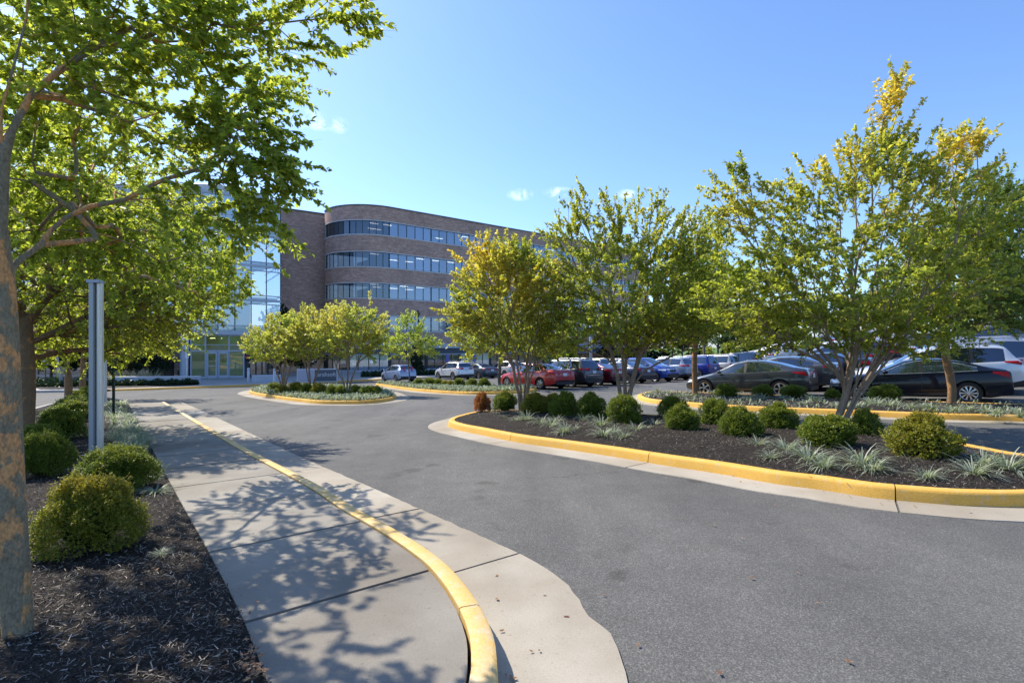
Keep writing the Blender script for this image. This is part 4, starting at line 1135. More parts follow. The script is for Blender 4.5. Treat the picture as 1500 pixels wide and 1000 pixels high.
for a in ((706, 606, 28, 27, 'rust', 'rust-brown dying shrub at the left tip of the near island'),
          (740, 607, 40, 30, 'a', 'green boxwood just right of the rust-brown shrub'),
          (784, 611, 46, 33, 'y', 'yellow-tipped boxwood under the slender crape myrtle'),
          (812, 609, 34, 30, 'y', 'brightest yellow boxwood behind the slender myrtle stems'),
          (828, 616, 46, 40, 'c', 'tall boxwood with yellow top between the two left myrtles'),
          (868, 618, 46, 40, 'a', 'boxwood left of the middle crape myrtle'),
          (917, 628, 52, 48, 'b', 'dark upright boxwood at the foot of the middle crape myrtle'),
          (989, 616, 46, 33, 'c', 'rear boxwood of the pair right of the middle myrtle'),
          (1002, 638, 52, 42, 'a', 'front boxwood of the pair right of the middle myrtle'),
          (1050, 629, 48, 43, 'b', 'boxwood in the gap between the front pair and the large myrtle'),
          (1090, 647, 62, 49, 'c', 'round boxwood left of the white-striped turf and large myrtle'),
          (1144, 636, 58, 42, 'a', 'boxwood directly left of the large crape myrtle stems'),
          (1221, 664, 82, 54, 'b', 'wide boxwood in front of the large crape myrtle stems'),
          (1272, 645, 44, 44, 'c', 'small dark boxwood right behind the large myrtle stems'),
          (1366, 682, 96, 72, 'y', 'biggest shrub of the near island, bronze-tipped, at the right')):
    shrub(*a, gi)
g4 = 'clipped boxwoods of the rear island'
for a in ((1066, 584, 33, 18, 'far', 'clipped boxwood by the front door of the grey sedan'), (1120, 584, 33, 18, 'a', 'clipped boxwood in front of the grey sedan rear door'),
          (1167, 586, 38, 20, 'b', 'clipped boxwood behind the grey sedan rear wheel'), (1222, 587, 22, 16, 'c', 'clipped boxwood half hidden by the large myrtle stems'),
          (1302, 590, 46, 24, 'a', 'clipped boxwood in front of the navy sedan door')):
    shrub(*a, g4)
g3 = 'clipped boxwoods of the lawn island'
for k, (px, w, h, kd, lab) in enumerate(((613, 20, 11, 'far', 'dark boxwood right of the pale young tree'), (629, 21, 12, 'far', 'dark boxwood under the front of the white SUV'), (642, 15, 11, 'far', 'narrow dark boxwood below the white SUV door'),
        (652, 15, 9, 'fary', 'left of two small yellow boxwoods'), (660, 12, 9, 'fary', 'right of two small yellow boxwoods'), (672, 20, 12, 'far', 'round green boxwood below the white SUV rear wheel'), (691, 20, 12, 'far', 'round boxwood below the white SUV rear bumper'), (709, 20, 13, 'far', 'rightmost round boxwood of the lawn island by the grass patch'))):
    shrub(px, 0, w, h, kd, lab, g3, Y=33.5 - 3.6 * (px - 600) / 110)
g2 = 'boxwoods of the oval island'
for px, Y, w, h, kd, lab in ((401, 29.5, 26, 13, 'far', 'leftmost low boxwood of the oval island'), (412, 26.5, 22, 13, 'fary', 'brownish boxwood under the left yellow myrtle'), (432, 27, 26, 16, 'fary', 'yellow-green boxwood between the left and middle yellow myrtles'),
        (447, 25.5, 22, 16, 'far', 'boxwood left of the middle yellow myrtle stems'), (466, 25, 26, 17, 'fary', 'olive boxwood right of the middle yellow myrtle stems'), (485, 23.6, 18, 17, 'far', 'round light green boxwood left of the tallest yellow myrtle'),
        (498, 23.5, 19, 16, 'far', 'dark boxwood at the foot of the tallest yellow myrtle'), (520, 24, 21, 15, 'far', 'boxwood just right of the tallest yellow myrtle'), (540, 23.2, 34, 15, 'far', 'wide dark boxwood near the right tip of the oval island'), (551, 24.4, 18, 13, 'far', 'last dark boxwood at the right tip of the oval island')):
    shrub(px, 0, w, h, kd, lab, g2, Y=Y)

# ---- lily turf tufts
def tuft_mesh(n, L, w, seed, arch=1.0):
    r = np.random.default_rng(seed); K = 5; V = []; F_ = []
    for i in range(n):
        a = r.uniform(0, 6.28); l = L * r.uniform(.55, 1.15); e = r.uniform(.35, 1.25); o = np.array([math.cos(a), math.sin(a), 0]); s = np.array([-o[1], o[0], 0])
        p = o * r.uniform(0, .04); base = len(V); tw = r.normal(0, .3)
        for k in range(K + 1):
            t = k / K; ang = e - arch * 1.7 * t ** 1.3 * r.uniform(.8, 1.1)
            ww = w * (1 - t ** 2.2) * .5 + .0004
            V += [tuple(p - s * ww + np.array([0, 0, .0])), tuple(p + s * ww)]
            p = p + (o * math.cos(ang) + np.array([0, 0, math.sin(ang)]) + s * tw * .2) * l / K
            p[2] = max(p[2], .006)
            if k: F_.append((base + 2 * k - 2, base + 2 * k - 1, base + 2 * k + 1, base + 2 * k))
    me = bpy.data.meshes.new('blades'); me.from_pydata(V, [], F_); me.update(); me.materials.append(M['blade']); return me
TM = [tuft_mesh(120, .36, .011, s) for s in range(4)]; TF = [tuft_mesh(70, .38, .02, s + 10) for s in range(3)]
def tuft(p, s, label, group, far=False, flat=1.0):
    o = bpy.data.objects.new('lily_turf', random.choice(TF if far else TM)); col.objects.link(o)
    o.location = p; o.rotation_euler = (0, 0, random.uniform(0, 6.28)); o.scale = (s, s, s * flat)
    return tag(o, label, 'grass tuft', group)
spots = [(728, 612), (738, 617), (757, 623), (772, 622), (793, 627), (807, 630), (815, 624), (827, 638), (842, 635), (855, 622), (881, 630), (885, 644), (900, 640), (914, 647), (931, 637), (946, 635), (958, 628), (1110, 660), (1130, 677), (1150, 668), (1168, 672), (1185, 681), (1206, 690), (1278, 695), (1262, 688), (1314, 672), (1330, 684), (1359, 705), (1425, 702), (1476, 696), (1440, 690)]
for k, (x, y) in enumerate(spots):
    where = 'left part of the near island by the kerb' if x < 970 else 'right part of the near island, by the kerb'
    tuft(at(x, y - 2, .14), random.uniform(.65, 1.3), 'white-striped lily turf tuft in the ' + where, 'lily turf tufts, %s end of the near island' % ('left' if x < 970 else 'right'))
for k in range(34):
    t = k / 33; x = 960 + 540 * t + random.uniform(-8, 8); y = 578 + 30 * t + random.uniform(-3, 5) - (2 if t < .3 else 0)
    tuft(at(x, min(y, 584 + 30 * t), .14), random.uniform(.8, 1.15), 'pale lily turf tuft on the rear island below the parked sedans', 'lily turf tufts of the rear island', True)
for k in range(85):
    t = random.random() ** 1.3; y = 592 + 76 * t; xl = 158 + 16 * t; xr = 186 + 34 * t
    tuft(at(random.uniform(xl, xr) - 4, y, .14), random.uniform(.7, 1.05), 'silvery lily turf tuft between the light pole and the sidewalk', 'lily turf tufts beside the sidewalk', y < 630)
for x, y, lab in ((228, 722, 'flattened pale lily turf tuft beside the broad green boxwood'), (210, 705, 'pale lily turf tuft partly under the broad green boxwood'), (92, 858, 'dry wispy lily turf tuft on mulch near the elm foot'), (236, 812, 'tiny green lily turf sprout on mulch near the sidewalk edge')):
    tuft(at(x, y, .14), .8 if y < 760 else .35, lab, None, False, .5)
# silvery ground cover of the far islands
def cover(name, P, n, size, dz, yfront=None, h=.16):
    lo, hi = P.min(0), P.max(0); q = np.stack([rng.uniform(lo[0], hi[0], n * 4), rng.uniform(lo[1], hi[1], n * 4)], 1); q = q[inside(q, P)]
    if yfront is not None: q = q[yfront(q)]
    q = q[:n]; n = len(q); a = rng.uniform(0, 6.28, n); e = rng.uniform(.2, 1.3, n); L = size * rng.uniform(.6, 1.2, n)
    d = np.stack([np.cos(a) * np.cos(e), np.sin(a) * np.cos(e), np.sin(e)], 1) * L[:, None]; s = np.stack([-np.sin(a), np.cos(a), np.zeros(n)], 1) * size * .06
    c = np.concatenate([q, (H(q[:, 0], q[:, 1]) + dz)[:, None]], 1); m = c + d * .6; tp = m + np.stack([d[:, 0], d[:, 1], -np.abs(d[:, 2]) * .2], 1) * .5
    V = np.stack([c - s, c + s, m + s, m - s], 1); V2 = np.stack([m - s, m + s, tp + s * .2, tp - s * .2], 1)
    return tag(np_mesh(name, np.concatenate([V, V2]), 4, M['blade']), kind='stuff')
def distfront(P, lim):
    """only the strip close to the camera-side kerb"""
    F_ = P[::4]
    def f(q): 
        d = np.sqrt(((q[:, None, :] - F_[None]) ** 2).sum(2)); i = d.argmin(1); near = F_[i]
        return (d.min(1) < lim) & (d.min(1) > .1) & (np.hypot(near[:, 0], near[:, 1]) < np.hypot(q[:, 0], q[:, 1]) + .3)
    return f
cover('silvery_ground_cover', I2Q, 9000, .34, .15, distfront(I2Q, 1.7))
cover('silvery_ground_cover', I3Q, 9000, .36, .15, distfront(I3Q, 2.6))
cover('silvery_ground_cover', I4Q, 2500, .22, .14, distfront(I4Q, 2.2))
# dark bed left of the entrance: low plants, grasses
bedp = np.array([atY(150, 42.5)[:2], atY(292, 43.2)[:2], atY(286, 44.3)[:2], atY(160, 43.3)[:2]])
fill('entrance_bed', np.array([atY(60, 39.4)[:2], atY(160, 39.3)[:2], atY(285, 42.9)[:2], atY(292, 44.2)[:2], atY(160, 43.4)[:2], atY(40, 43.5)[:2]]), .17, M['soil'], 1.0, kind='structure')
def hedge_cover(name, P, n, ll, dz, hgt, mat):
    lo, hi = P.min(0), P.max(0); q = np.stack([rng.uniform(lo[0], hi[0], n * 4), rng.uniform(lo[1], hi[1], n * 4)], 1); q = q[inside(q, P)][:n]; n = len(q)
    z = H(q[:, 0], q[:, 1]) + dz + hgt * rng.uniform(0, 1, n) * (.6 + .4 * np.sin(q[:, 0] * 5) * np.sin(q[:, 1] * 4))
    c = np.concatenate([q, z[:, None]], 1); d = unit(rng.normal(0, 1, (n, 3)) + (0, 0, .6)) * ll; s = unit(np.cross(d, rng.normal(0, 1, (n, 3)))) * ll * .3
    return tag(np_mesh(name, np.stack([c, c + d / 2 + s, c + d, c + d / 2 - s], 1), 4, mat), kind='stuff')
hedge_cover('ground_cover_plants', bedp, 5000, .16, .2, .5, M['leaf_dark'])
hedge_cover('ground_cover_plants', np.array([atY(-60, 41)[:2], atY(150, 42)[:2], atY(150, 47)[:2], atY(-60, 46)[:2]]), 9000, .25, .15, .5, M['leaf_dark'])
hedge_cover('ground_cover_plants', np.array([atY(530, 55)[:2], atY(640, 59.5)[:2], atY(640, 62)[:2], atY(530, 57)[:2]]), 6000, .22, .15, .6, M['leaf_dark'])

# ---- background trees: a few kinds grown once, then copied
def proto_tree(kind, seed, hgt, rw, mat, bark, n=200, per=34, ll=.3, conic=False, trunkh=.28):
    st = np.random.get_state
    lob = []
    r = random.Random(seed)
    if conic:
        for k in range(7):
            t = k / 6; lob.append((np.array([r.uniform(-.2, .2), r.uniform(-.2, .2), hgt * (.12 + .8 * t)]), np.array([rw * (1 - t * .85), rw * (1 - t * .85), hgt * .1]), 1.0))
    else:
        for k in range(11):
            a = r.uniform(0, 6.28); t = r.uniform(.0, 1); rr = rw * .55 * math.sin(math.pi * (.2 + .75 * t))
            lob.append((np.array([math.cos(a) * rr, math.sin(a) * rr, hgt * (trunkh + .12 + (.9 - trunkh - .12) * t)]), np.array([rw * .42, rw * .42, hgt * .13]) * r.uniform(.75, 1.2), 1.0))
        lob.append((np.array([0, 0, hgt * .6]), np.array([rw * .6, rw * .6, hgt * .22]), 1))
    b = np.zeros(3)
    e = tree('background_tree', None, b, [[b, b + (0, 0, hgt * trunkh * .6), b + (.1, 0, hgt * trunkh), b + (0, .1, hgt * .5)]], lob, n, per, hgt * .045, ll, mat, bark, rbase=hgt * .016, rtip=.02, minr=.03, out=.6, upb=.3, stepl=.8, tint=lambda c: np.clip(rng.normal(.1, .2, len(c)), 0, 1))
    return e
PT = {'round': proto_tree('round', 1, 10, 4.2, M['leaf_far'], M['bark_grey'], 420, 40, .26),
      'tall': proto_tree('tall', 2, 14, 4.5, M['leaf_far'], M['bark_grey'], 520, 40, .32),
      'pale': proto_tree('pale', 3, 10, 4.0, M['leaf_pale'], M['bark_grey'], 420, 40, .24),
      'dark': proto_tree('dark', 4, 9, 3.4, M['leaf_dark'], M['bark_grey'], 420, 44, .28, trunkh=.1),
      'cone': proto_tree('cone', 5, 9, 1.6, M['leaf_dark'], M['bark_grey'], 300, 40, .26, True),
      'bright': proto_tree('bright', 6, 5, 2.4, M['leaf_elm'], M['bark_grey'], 300, 36, .2, trunkh=.15)}
used = set()
def bt(kind, px, Y, hgt, label, group='trees beyond the parking lot', name='background_tree', wide=1.0, dz=0):
    nat = {'round': 10, 'tall': 14, 'pale': 10, 'dark': 9, 'cone': 9, 'bright': 5}[kind]
    e = PT[kind] if kind not in used else copy_tree(PT[kind]); used.add(kind)
    e.name = name
    e.location = atY(px, Y, dz); s = hgt / nat; e.scale = (s * wide, s * wide, s); e.rotation_euler = (0, 0, random.uniform(0, 6.28))
    return tag(e, label, 'tree', group)
bt('pale', 1032, 47, 10.6, 'tall pale green tree rising behind the tree with the brown trunk', wide=.7)
row = [('round', 905, 96, 8), ('dark', 925, 90, 7), ('round', 948, 100, 10), ('dark', 968, 86, 7), ('tall', 985, 104, 12), ('round', 1000, 88, 8), ('dark', 1022, 84, 6.5), ('bright', 1036, 80, 3.5), ('round', 1052, 96, 10), ('dark', 1074, 92, 7), ('bright', 1066, 84, 4.2),
       ('tall', 1090, 108, 11), ('bright', 1104, 90, 5.2), ('dark', 1122, 96, 8), ('round', 1140, 100, 9), ('bright', 1142, 88, 5.5), ('dark', 1160, 92, 8), ('round', 1178, 104, 10), ('round', 1200, 98, 8), ('bright', 1215, 92, 5), ('dark', 1236, 98, 9), ('round', 1255, 104, 9),
       ('tall', 1280, 112, 11), ('round', 1305, 108, 9), ('round', 1335, 112, 9), ('tall', 1362, 105, 10), ('round', 1392, 116, 10), ('dark', 1418, 110, 8), ('round', 1440, 112, 10), ('tall', 1466, 104, 11), ('round', 1490, 98, 10), ('dark', 1512, 104, 9), ('tall', 1545, 98, 12), ('round', 1590, 98, 10)]
desc = {'round': 'round mid green tree', 'dark': 'dark evergreen tree', 'tall': 'tall leafy tree', 'bright': 'small bright green tree', 'pale': 'pale tree'}
for k, (kd, px, Y, h) in enumerate(row):
    zone = 'past the end of the office wing' if px < 1000 else 'behind the row of SUVs' if px < 1130 else 'behind the large crape myrtle' if px < 1300 else 'on the far rise at the right'
    bt(kd, px, Y, h, desc[kd] + ' in the far tree belt ' + zone, 'far tree belt ' + zone + ', ' + kd)
bt('round', 1480, 52, 8.0, 'large leafy tree at the right edge above the silver SUVs', wide=1.0)
bt('pale', 1452, 60, 13, 'tall airy pale tree standing behind the right street tree', wide=.8)
bt('round', 1430, 70, 7, 'dark-trunked tree on the grass strip at the right')
# by the building
gb = 'evergreens in front of the building'
bt('dark', 410, 60, 8.4, 'grey-green tree in front of the plain brick wall', gb, dz=.15, wide=.8)
bt('dark', 445, 61, 6.3, 'dark tree low against the brick wall corner', gb, dz=.15, wide=.8)
bt('cone', 612, 60.5, 6.9, 'narrow dark conifer beside the wing ground floor', gb, dz=.15, wide=.7)
bt('cone', 890, 80, 9, 'dark conifer near the far end of the wing', gb, dz=.15)
bt('bright', 818, 62, 5.0, 'bright green young tree in front of the wing behind the SUV', gb, dz=.15)
for k, (kd, px, Y, h, w_) in enumerate((('dark', -30, 50, 7, 1.2), ('dark', 30, 52, 6.5, 1.2), ('dark', 75, 55, 7.5, 1.1), ('dark', 128, 54, 6, 1.1), ('dark', 170, 49, 5.4, .9), ('dark', 205, 50.5, 6.0, .8), ('dark', 232, 51, 5.2, .6))):
    bt(kd, px, Y, h, ['leftmost', 'second', 'third', 'fourth', 'fifth', 'sixth', 'seventh'][k] + ' shaded evergreen from the left before the building', gb, dz=.15, wide=w_)
# birch
x, y, z = atY(86, 43, .15)
e = empty('birch_tree', (x, y, z), 0, None, 'white-barked birch with two stems in the shade at far left', 'tree')
mb = MB(); mb.tube([(.3, 0, 0), (.0, 0, 1.5), (-.3, 0, 3.0), (-.5, 0, 4.6)], [.14, .12, .1, .05], 10); mb.build('trunk', M['bark_birch'], e, True)
mb = MB(); mb.tube([(.7, 0, 0), (.75, 0, 1.5), (.95, 0, 3.4)], [.1, .09, .04], 10); mb.build('trunk', M['bark_birch'], e, True)
T_, D_ = sample([(np.array([0, 0, 4.6]), np.array([1.6, 1.6, 1.6]), 1)], 120); V_, _ = leaves(T_, D_ + (0, 0, .3), 26, .4, .5, .14); np_mesh('crown', V_, 4, M['leaf_dark'], e)
# ornamental grasses by the wall
gm = tuft_mesh(160, 1.5, .05, 77, .55); gm.materials.clear(); gm.materials.append(M['blade_tan'])
for k, px in enumerate((160, 178, 196, 214, 226)):
    o = bpy.data.objects.new('ornamental_grass', gm); col.objects.link(o); o.location = atY(px, 46 + .2 * k, .15); o.rotation_euler = (0, 0, k * 1.3); o.scale = (1, 1, 1.1)
    tag(o, ['leftmost', 'second', 'middle', 'fourth', 'rightmost'][k] + ' of the tall tan grasses behind the low wall', 'ornamental grass', 'tan grasses behind the low wall')
# ================================================================ CARS
# profile of the middle line (x from the nose, z), belt line, and fixed stations in metres
CT = {
 'fastback': dict(L=4.65, W=1.80, wb=2.70, fo=.92, r=.335, top=[(0, .52), (.03, .64), (.14, .74), (.5, .83), (1.1, .92), (1.28, .97), (2.05, 1.34), (2.5, 1.415), (3.0, 1.405), (3.5, 1.32), (4.1, 1.12), (4.4, 1.07), (4.57, 1.04), (4.62, .95), (4.65, .6)],
      belt=[(0, .6), (.4, .72), (1.3, .88), (2.5, .93), (4.2, 1.0), (4.65, .98)], cowl=1.28, head=2.02, rg=(3.2, 4.12), sg=(1.42, 3.85), bp=2.5, cp=None, tl=(.78, .98, .45), spokes=10),
 'liftback': dict(L=4.69, W=1.85, wb=2.875, fo=.84, r=.335, top=[(0, .5), (.03, .6), (.14, .68), (.5, .79), (1.0, .90), (1.2, .96), (2.0, 1.36), (2.5, 1.44), (3.0, 1.43), (3.6, 1.32), (4.2, 1.15), (4.5, 1.10), (4.62, 1.06), (4.67, .9), (4.69, .55)],
      belt=[(0, .56), (.4, .68), (1.2, .88), (2.5, .92), (4.2, 1.0), (4.69, .98)], cowl=1.2, head=1.98, rg=(3.1, 4.2), sg=(1.3, 3.75), bp=2.45, cp=None, tl=(.82, .98, .5), spokes=5),
 'sedan': dict(L=4.82, W=1.82, wb=2.775, fo=.97, r=.33, top=[(0, .52), (.03, .66), (.14, .76), (.5, .86), (1.15, .97), (1.32, 1.01), (2.1, 1.38), (2.6, 1.465), (3.1, 1.45), (3.45, 1.38), (4.1, 1.12), (4.6, 1.09), (4.74, 1.05), (4.8, .9), (4.82, .6)],
      belt=[(0, .62), (.4, .74), (1.3, .90), (2.5, .95), (4.2, 1.0), (4.82, .98)], cowl=1.32, head=2.08, rg=(3.4, 4.1), sg=(1.45, 3.75), bp=2.55, cp=None, tl=(.80, .98, .42), spokes=7),
 'suv': dict(L=4.62, W=1.86, wb=2.68, fo=.92, r=.36, top=[(0, .6), (.03, .78), (.1, .9), (.5, 1.0), (1.05, 1.07), (1.2, 1.12), (1.95, 1.56), (2.4, 1.665), (3.4, 1.66), (4.0, 1.62), (4.2, 1.56), (4.45, 1.15), (4.54, 1.08), (4.6, .9), (4.62, .6)],
      belt=[(0, .72), (.4, .86), (1.2, .98), (2.5, 1.03), (4.5, 1.1), (4.62, 1.0)], cowl=1.2, head=1.92, rg=(4.2, 4.45), sg=(1.35, 4.12), bp=2.35, cp=3.3, tl=(.95, 1.12, .5), spokes=5, rails=True),
 'boxy': dict(L=4.4, W=1.85, wb=2.6, fo=.85, r=.36, top=[(0, .65), (.03, .85), (.1, 1.0), (.5, 1.08), (1.1, 1.12), (1.25, 1.18), (1.75, 1.62), (2.2, 1.73), (3.4, 1.74), (4.05, 1.72), (4.15, 1.68), (4.3, 1.15), (4.36, 1.08), (4.39, .9), (4.4, .6)],
      belt=[(0, .8), (.4, .98), (1.2, 1.05), (2.5, 1.08), (4.3, 1.1), (4.4, 1.0)], cowl=1.25, head=1.72, rg=(4.15, 4.3), sg=(1.4, 4.05), bp=2.25, cp=3.15, tl=(.85, 1.05, .16), spokes=7, rails=True),
 'van': dict(L=5.1, W=1.98, wb=3.0, fo=.95, r=.35, top=[(0, .6), (.03, .76), (.1, .86), (.5, .98), (.95, 1.08), (1.05, 1.12), (2.0, 1.66), (2.4, 1.74), (4.2, 1.75), (4.7, 1.71), (4.8, 1.66), (4.98, 1.15), (5.05, 1.05), (5.09, .9), (5.1, .6)],
      belt=[(0, .72), (.4, .86), (1.1, .98), (2.5, 1.0), (5.0, 1.05), (5.1, .98)], cowl=1.05, head=1.98, rg=(4.8, 4.98), sg=(1.3, 4.68), bp=2.5, cp=3.7, tl=(.9, 1.15, .2), spokes=5, rails=True),
 'hatch': dict(L=4.1, W=1.70, wb=2.5, fo=.78, r=.31, top=[(0, .55), (.03, .7), (.12, .8), (.5, .95), (.8, 1.04), (.95, 1.08), (1.8, 1.48), (2.2, 1.52), (3.2, 1.51), (3.6, 1.45), (3.9, 1.12), (4.0, 1.02), (4.07, .85), (4.1, .55)],
      belt=[(0, .66), (.4, .8), (1.0, .92), (2.2, .97), (3.9, 1.05), (4.1, .95)], cowl=.95, head=1.76, rg=(3.6, 3.9), sg=(1.1, 3.5), bp=2.1, cp=None, tl=(.9, 1.3, .15), spokes=6),
}
def lerp(P, x): return float(np.interp(x, [p[0] for p in P], [p[1] for p in P]))
def smooth_prof(P, x):
    return np.mean([lerp(P, min(max(x + d, P[0][0]), P[-1][0])) for d in (-.06, -.03, 0, .03, .06)]) if .12 < x < P[-1][0] - .15 else lerp(P, x)
WHEELS = {}
def wheel_meshes(r, spokes):
    k = (r, spokes)
    if k in WHEELS: return WHEELS[k]
    m = MB(); w = .11
    m.lathe([(r * .66, -w), (r * .9, -w), (r * .98, -w * .8), (r, -w * .5), (r, w * .5), (r * .98, w * .8), (r * .9, w), (r * .68, w), (r * .64, w * .6)], 32, 'y')
    m.lathe([(0, w * .25), (r * .66, w * .25)], 24, 'y')
    ty = m.mesh('tyre'); ty.materials.append(M['tyre'])
    m = MB(); R_ = r * .66
    m.lathe([(R_, w * .35), (R_ * 1.04, w * .85), (R_ * 1.0, w * 1.0), (R_ * .93, w * .92), (R_ * .9, w * .3)], 32, 'y')
    m.lathe([(0, w * .95), (R_ * .16, w * .95), (R_ * .2, w * .8), (R_ * .22, w * .3)], 16, 'y')
    for i in range(spokes):
        a = 2 * math.pi * i / spokes; b = math.pi / spokes * (.55 if spokes > 6 else .42)
        pts = []
        for rr, ww, yy in ((R_ * .15, b * 1.4, w * .9), (R_ * .95, b * .75, w * .8)):
            for s in (-1, 1): pts.append((rr * math.cos(a + s * ww), yy, rr * math.sin(a + s * ww)))
        back = [(x, y - .02, z) for x, y, z in pts]
        m.add(pts + back, [(0, 1, 3, 2), (4, 6, 7, 5), (0, 2, 6, 4), (1, 5, 7, 3)])
    rm = m.mesh('rim'); rm.materials.append(M['rim'])
    WHEELS[k] = (ty, rm); return WHEELS[k]
BODY = {}
def body_parts(kind):
    """returns {part: mesh} plus surface helpers; forward is -x, ground z = 0, centre of the wheelbase at x = 0"""
    c = CT[kind]; L, W = c['L'], c['W']; hw = W / 2; xo = c['fo'] + c['wb'] / 2
    xs = set(np.round(np.arange(0, L + .001, .085), 3).tolist() + [0, .015, .03, .06, L - .03, L - .015, L])
    marks = [c['cowl'], c['head'], *c['rg'], *c['sg']]
    for m_ in marks: xs.add(round(m_, 3))
    cuts = []
    door = [c['cowl'] + .12, c['bp'], (c['cp'] or c['fo'] + c['wb'] - .28)]
    for d in door: xs |= {round(d - .006, 4), round(d + .006, 4)}; cuts.append(d)
    xs |= {c['bp'] - .05, c['bp'] + .05}
    if c['cp']: xs |= {c['cp'] - .04, c['cp'] + .04}
    xs = sorted(xs); X = [xs[0]]
    for x in xs[1:]:
        if x - X[-1] > .004: X.append(x)
    def half(x):
        f = 1.0
        if x < .8: f *= 1 - .24 * (1 - x / .8) ** 2.4
        if x > L - .7: f *= 1 - .13 * (1 - (L - x) / .7) ** 2.2
        return hw * f
    def sect(x):
        w = half(x); zt = smooth_prof(c['top'], x); zb = .2 + .06 * max(0, 1 - x / .5) + .1 * max(0, 1 - (L - x) / .5)
        bl = min(smooth_prof(c['belt'], x), zt - .035); h = zt - bl; k = min(1, max(0, (h - .06) / .4))
        wr = (w - .10) * (1 - k) + (hw - .27) * k
        wr = min(wr, w - .08)
        z7 = bl + (h) * (.55 * (1 - k)) + (h - .085) * k
        z6 = bl + min(.02, .25 * h)
        zm = zb + .55 * (bl - zb)
        w6 = w - .055
        return [(0, zb), (w - .16, zb), (w - .03, zb + .05), (w - .005, zb + .2), (w, zm), (w - .012, bl - .08), (w - .035, bl - .005), (w6, z6),
                (w6 + (wr - w6) * .5 + .008 * k, z6 + (z7 - z6) * .5), (wr, z7), (wr - .05, z7 + (zt - z7) * .62), (wr * .62, z7 + (zt - z7) * .92), (0, zt)]
    S = [sect(x) for x in X]; m = len(S[0]); ring = 2 * m - 2
    V = []
    for x, s in zip(X, S):
        V += [(x - xo, -y, z) for y, z in s] + [(x - xo, y, z) for y, z in reversed(s[1:-1])]
    Fs = []; mi = []
    PAINT, SIDE, WIND, REAR, BLK, SEAM = range(6)
    rg0, rg1 = c['rg']; sg0, sg1 = c['sg']
    for i in range(len(X) - 1):
        xm = (X[i] + X[i + 1]) / 2; hgt = (S[i][-1][1] - S[i][7][1] + S[i + 1][-1][1] - S[i + 1][7][1]) / 2
        for j in range(ring):
            j2 = (j + 1) % ring; Fs.append((i * ring + j, i * ring + j2, (i + 1) * ring + j2, (i + 1) * ring + j))
            k = j if j < m - 1 else ring - 1 - j    # strip index 0..m-2
            mat = PAINT
            if k in (7, 8) and sg0 < xm < sg1 and hgt > .13:
                mat = SIDE
                if abs(xm - c['bp']) < .05 or (c['cp'] and abs(xm - c['cp']) < .04): mat = BLK
            elif k in (10, 11) and c['cowl'] < xm < c['head']: mat = WIND
            elif k in (10, 11) and rg0 < xm < rg1: mat = REAR
            elif k <= 2: mat = BLK if kind in ('suv', 'boxy') or k <= 1 else PAINT
            if mat == PAINT and 2 <= k <= 6 and any(abs(xm - d) < .0062 for d in cuts): mat = SEAM
            mi.append(mat)
    for i0, flip in ((0, False), (len(X) - 1, True)):
        b = i0 * ring
        for j in range(m - 1):
            a1, a2 = b + j, b + j + 1; c2 = b + (ring - j - 1) % ring; c1 = b + (ring - j) % ring
            if j == 0: f = (b, a2, b + ring - 1)
            elif j == m - 2: f = (a1, a2, c1)
            else: f = (a1, a2, c2, c1)
            Fs.append(tuple(reversed(f)) if not flip else f); mi.append(PAINT if j > 3 else BLK)
    me = bpy.data.meshes.new('body'); me.from_pydata(V, [], Fs); me.update()
    bm = bmesh.new(); bm.from_mesh(me); bmesh.ops.recalc_face_normals(bm, faces=bm.faces); bm.to_mesh(me); bm.free()
    mats = [simple('k%d' % i, (.5, .5, .5)) for i in range(7)]
    for q in mats: me.materials.append(q)
    me.polygons.foreach_set('material_index', mi)
    o = bpy.data.objects.new('tmpbody', me); col.objects.link(o)
    # wheel arches
    r = c['r']; mb = MB()
    for wx in (-c['wb'] / 2, c['wb'] / 2):
        for sy in (-1, 1):
            n = 32; a, b2 = (hw - .32, hw + .2) if sy > 0 else (-hw - .2, -hw + .32)
            base = len(mb.v)
            for yy in (a, b2):
                for k in range(n): t = 2 * math.pi * k / n; mb.v.append((wx + (r + .055) * math.cos(t), yy, r + (r + .055) * math.sin(t)))
            for k in range(n): k2 = (k + 1) % n; mb.f.append((base + k, base + k2, base + n + k2, base + n + k))
            mb.f.append(tuple(base + k for k in reversed(range(n)))); mb.f.append(tuple(base + n + k for k in range(n)))
    cm = mb.mesh('cut'); 
    bm = bmesh.new(); bm.from_mesh(cm); bmesh.ops.recalc_face_normals(bm, faces=bm.faces); bm.to_mesh(cm); bm.free()
    for q in mats: cm.materials.append(q)
    cm.polygons.foreach_set('material_index', [6] * len(cm.polygons))
    cu_ = bpy.data.objects.new('tmpcut', cm); col.objects.link(cu_)
    md = o.modifiers.new('b', 'BOOLEAN'); md.object = cu_; md.operation = 'DIFFERENCE'; md.solver = 'EXACT'
    dg = bpy.context.evaluated_depsgraph_get(); dg.update()
    res = bpy.data.meshes.new_from_object(o.evaluated_get(dg))
    bpy.data.objects.remove(o); bpy.data.objects.remove(cu_)
    parts = {}
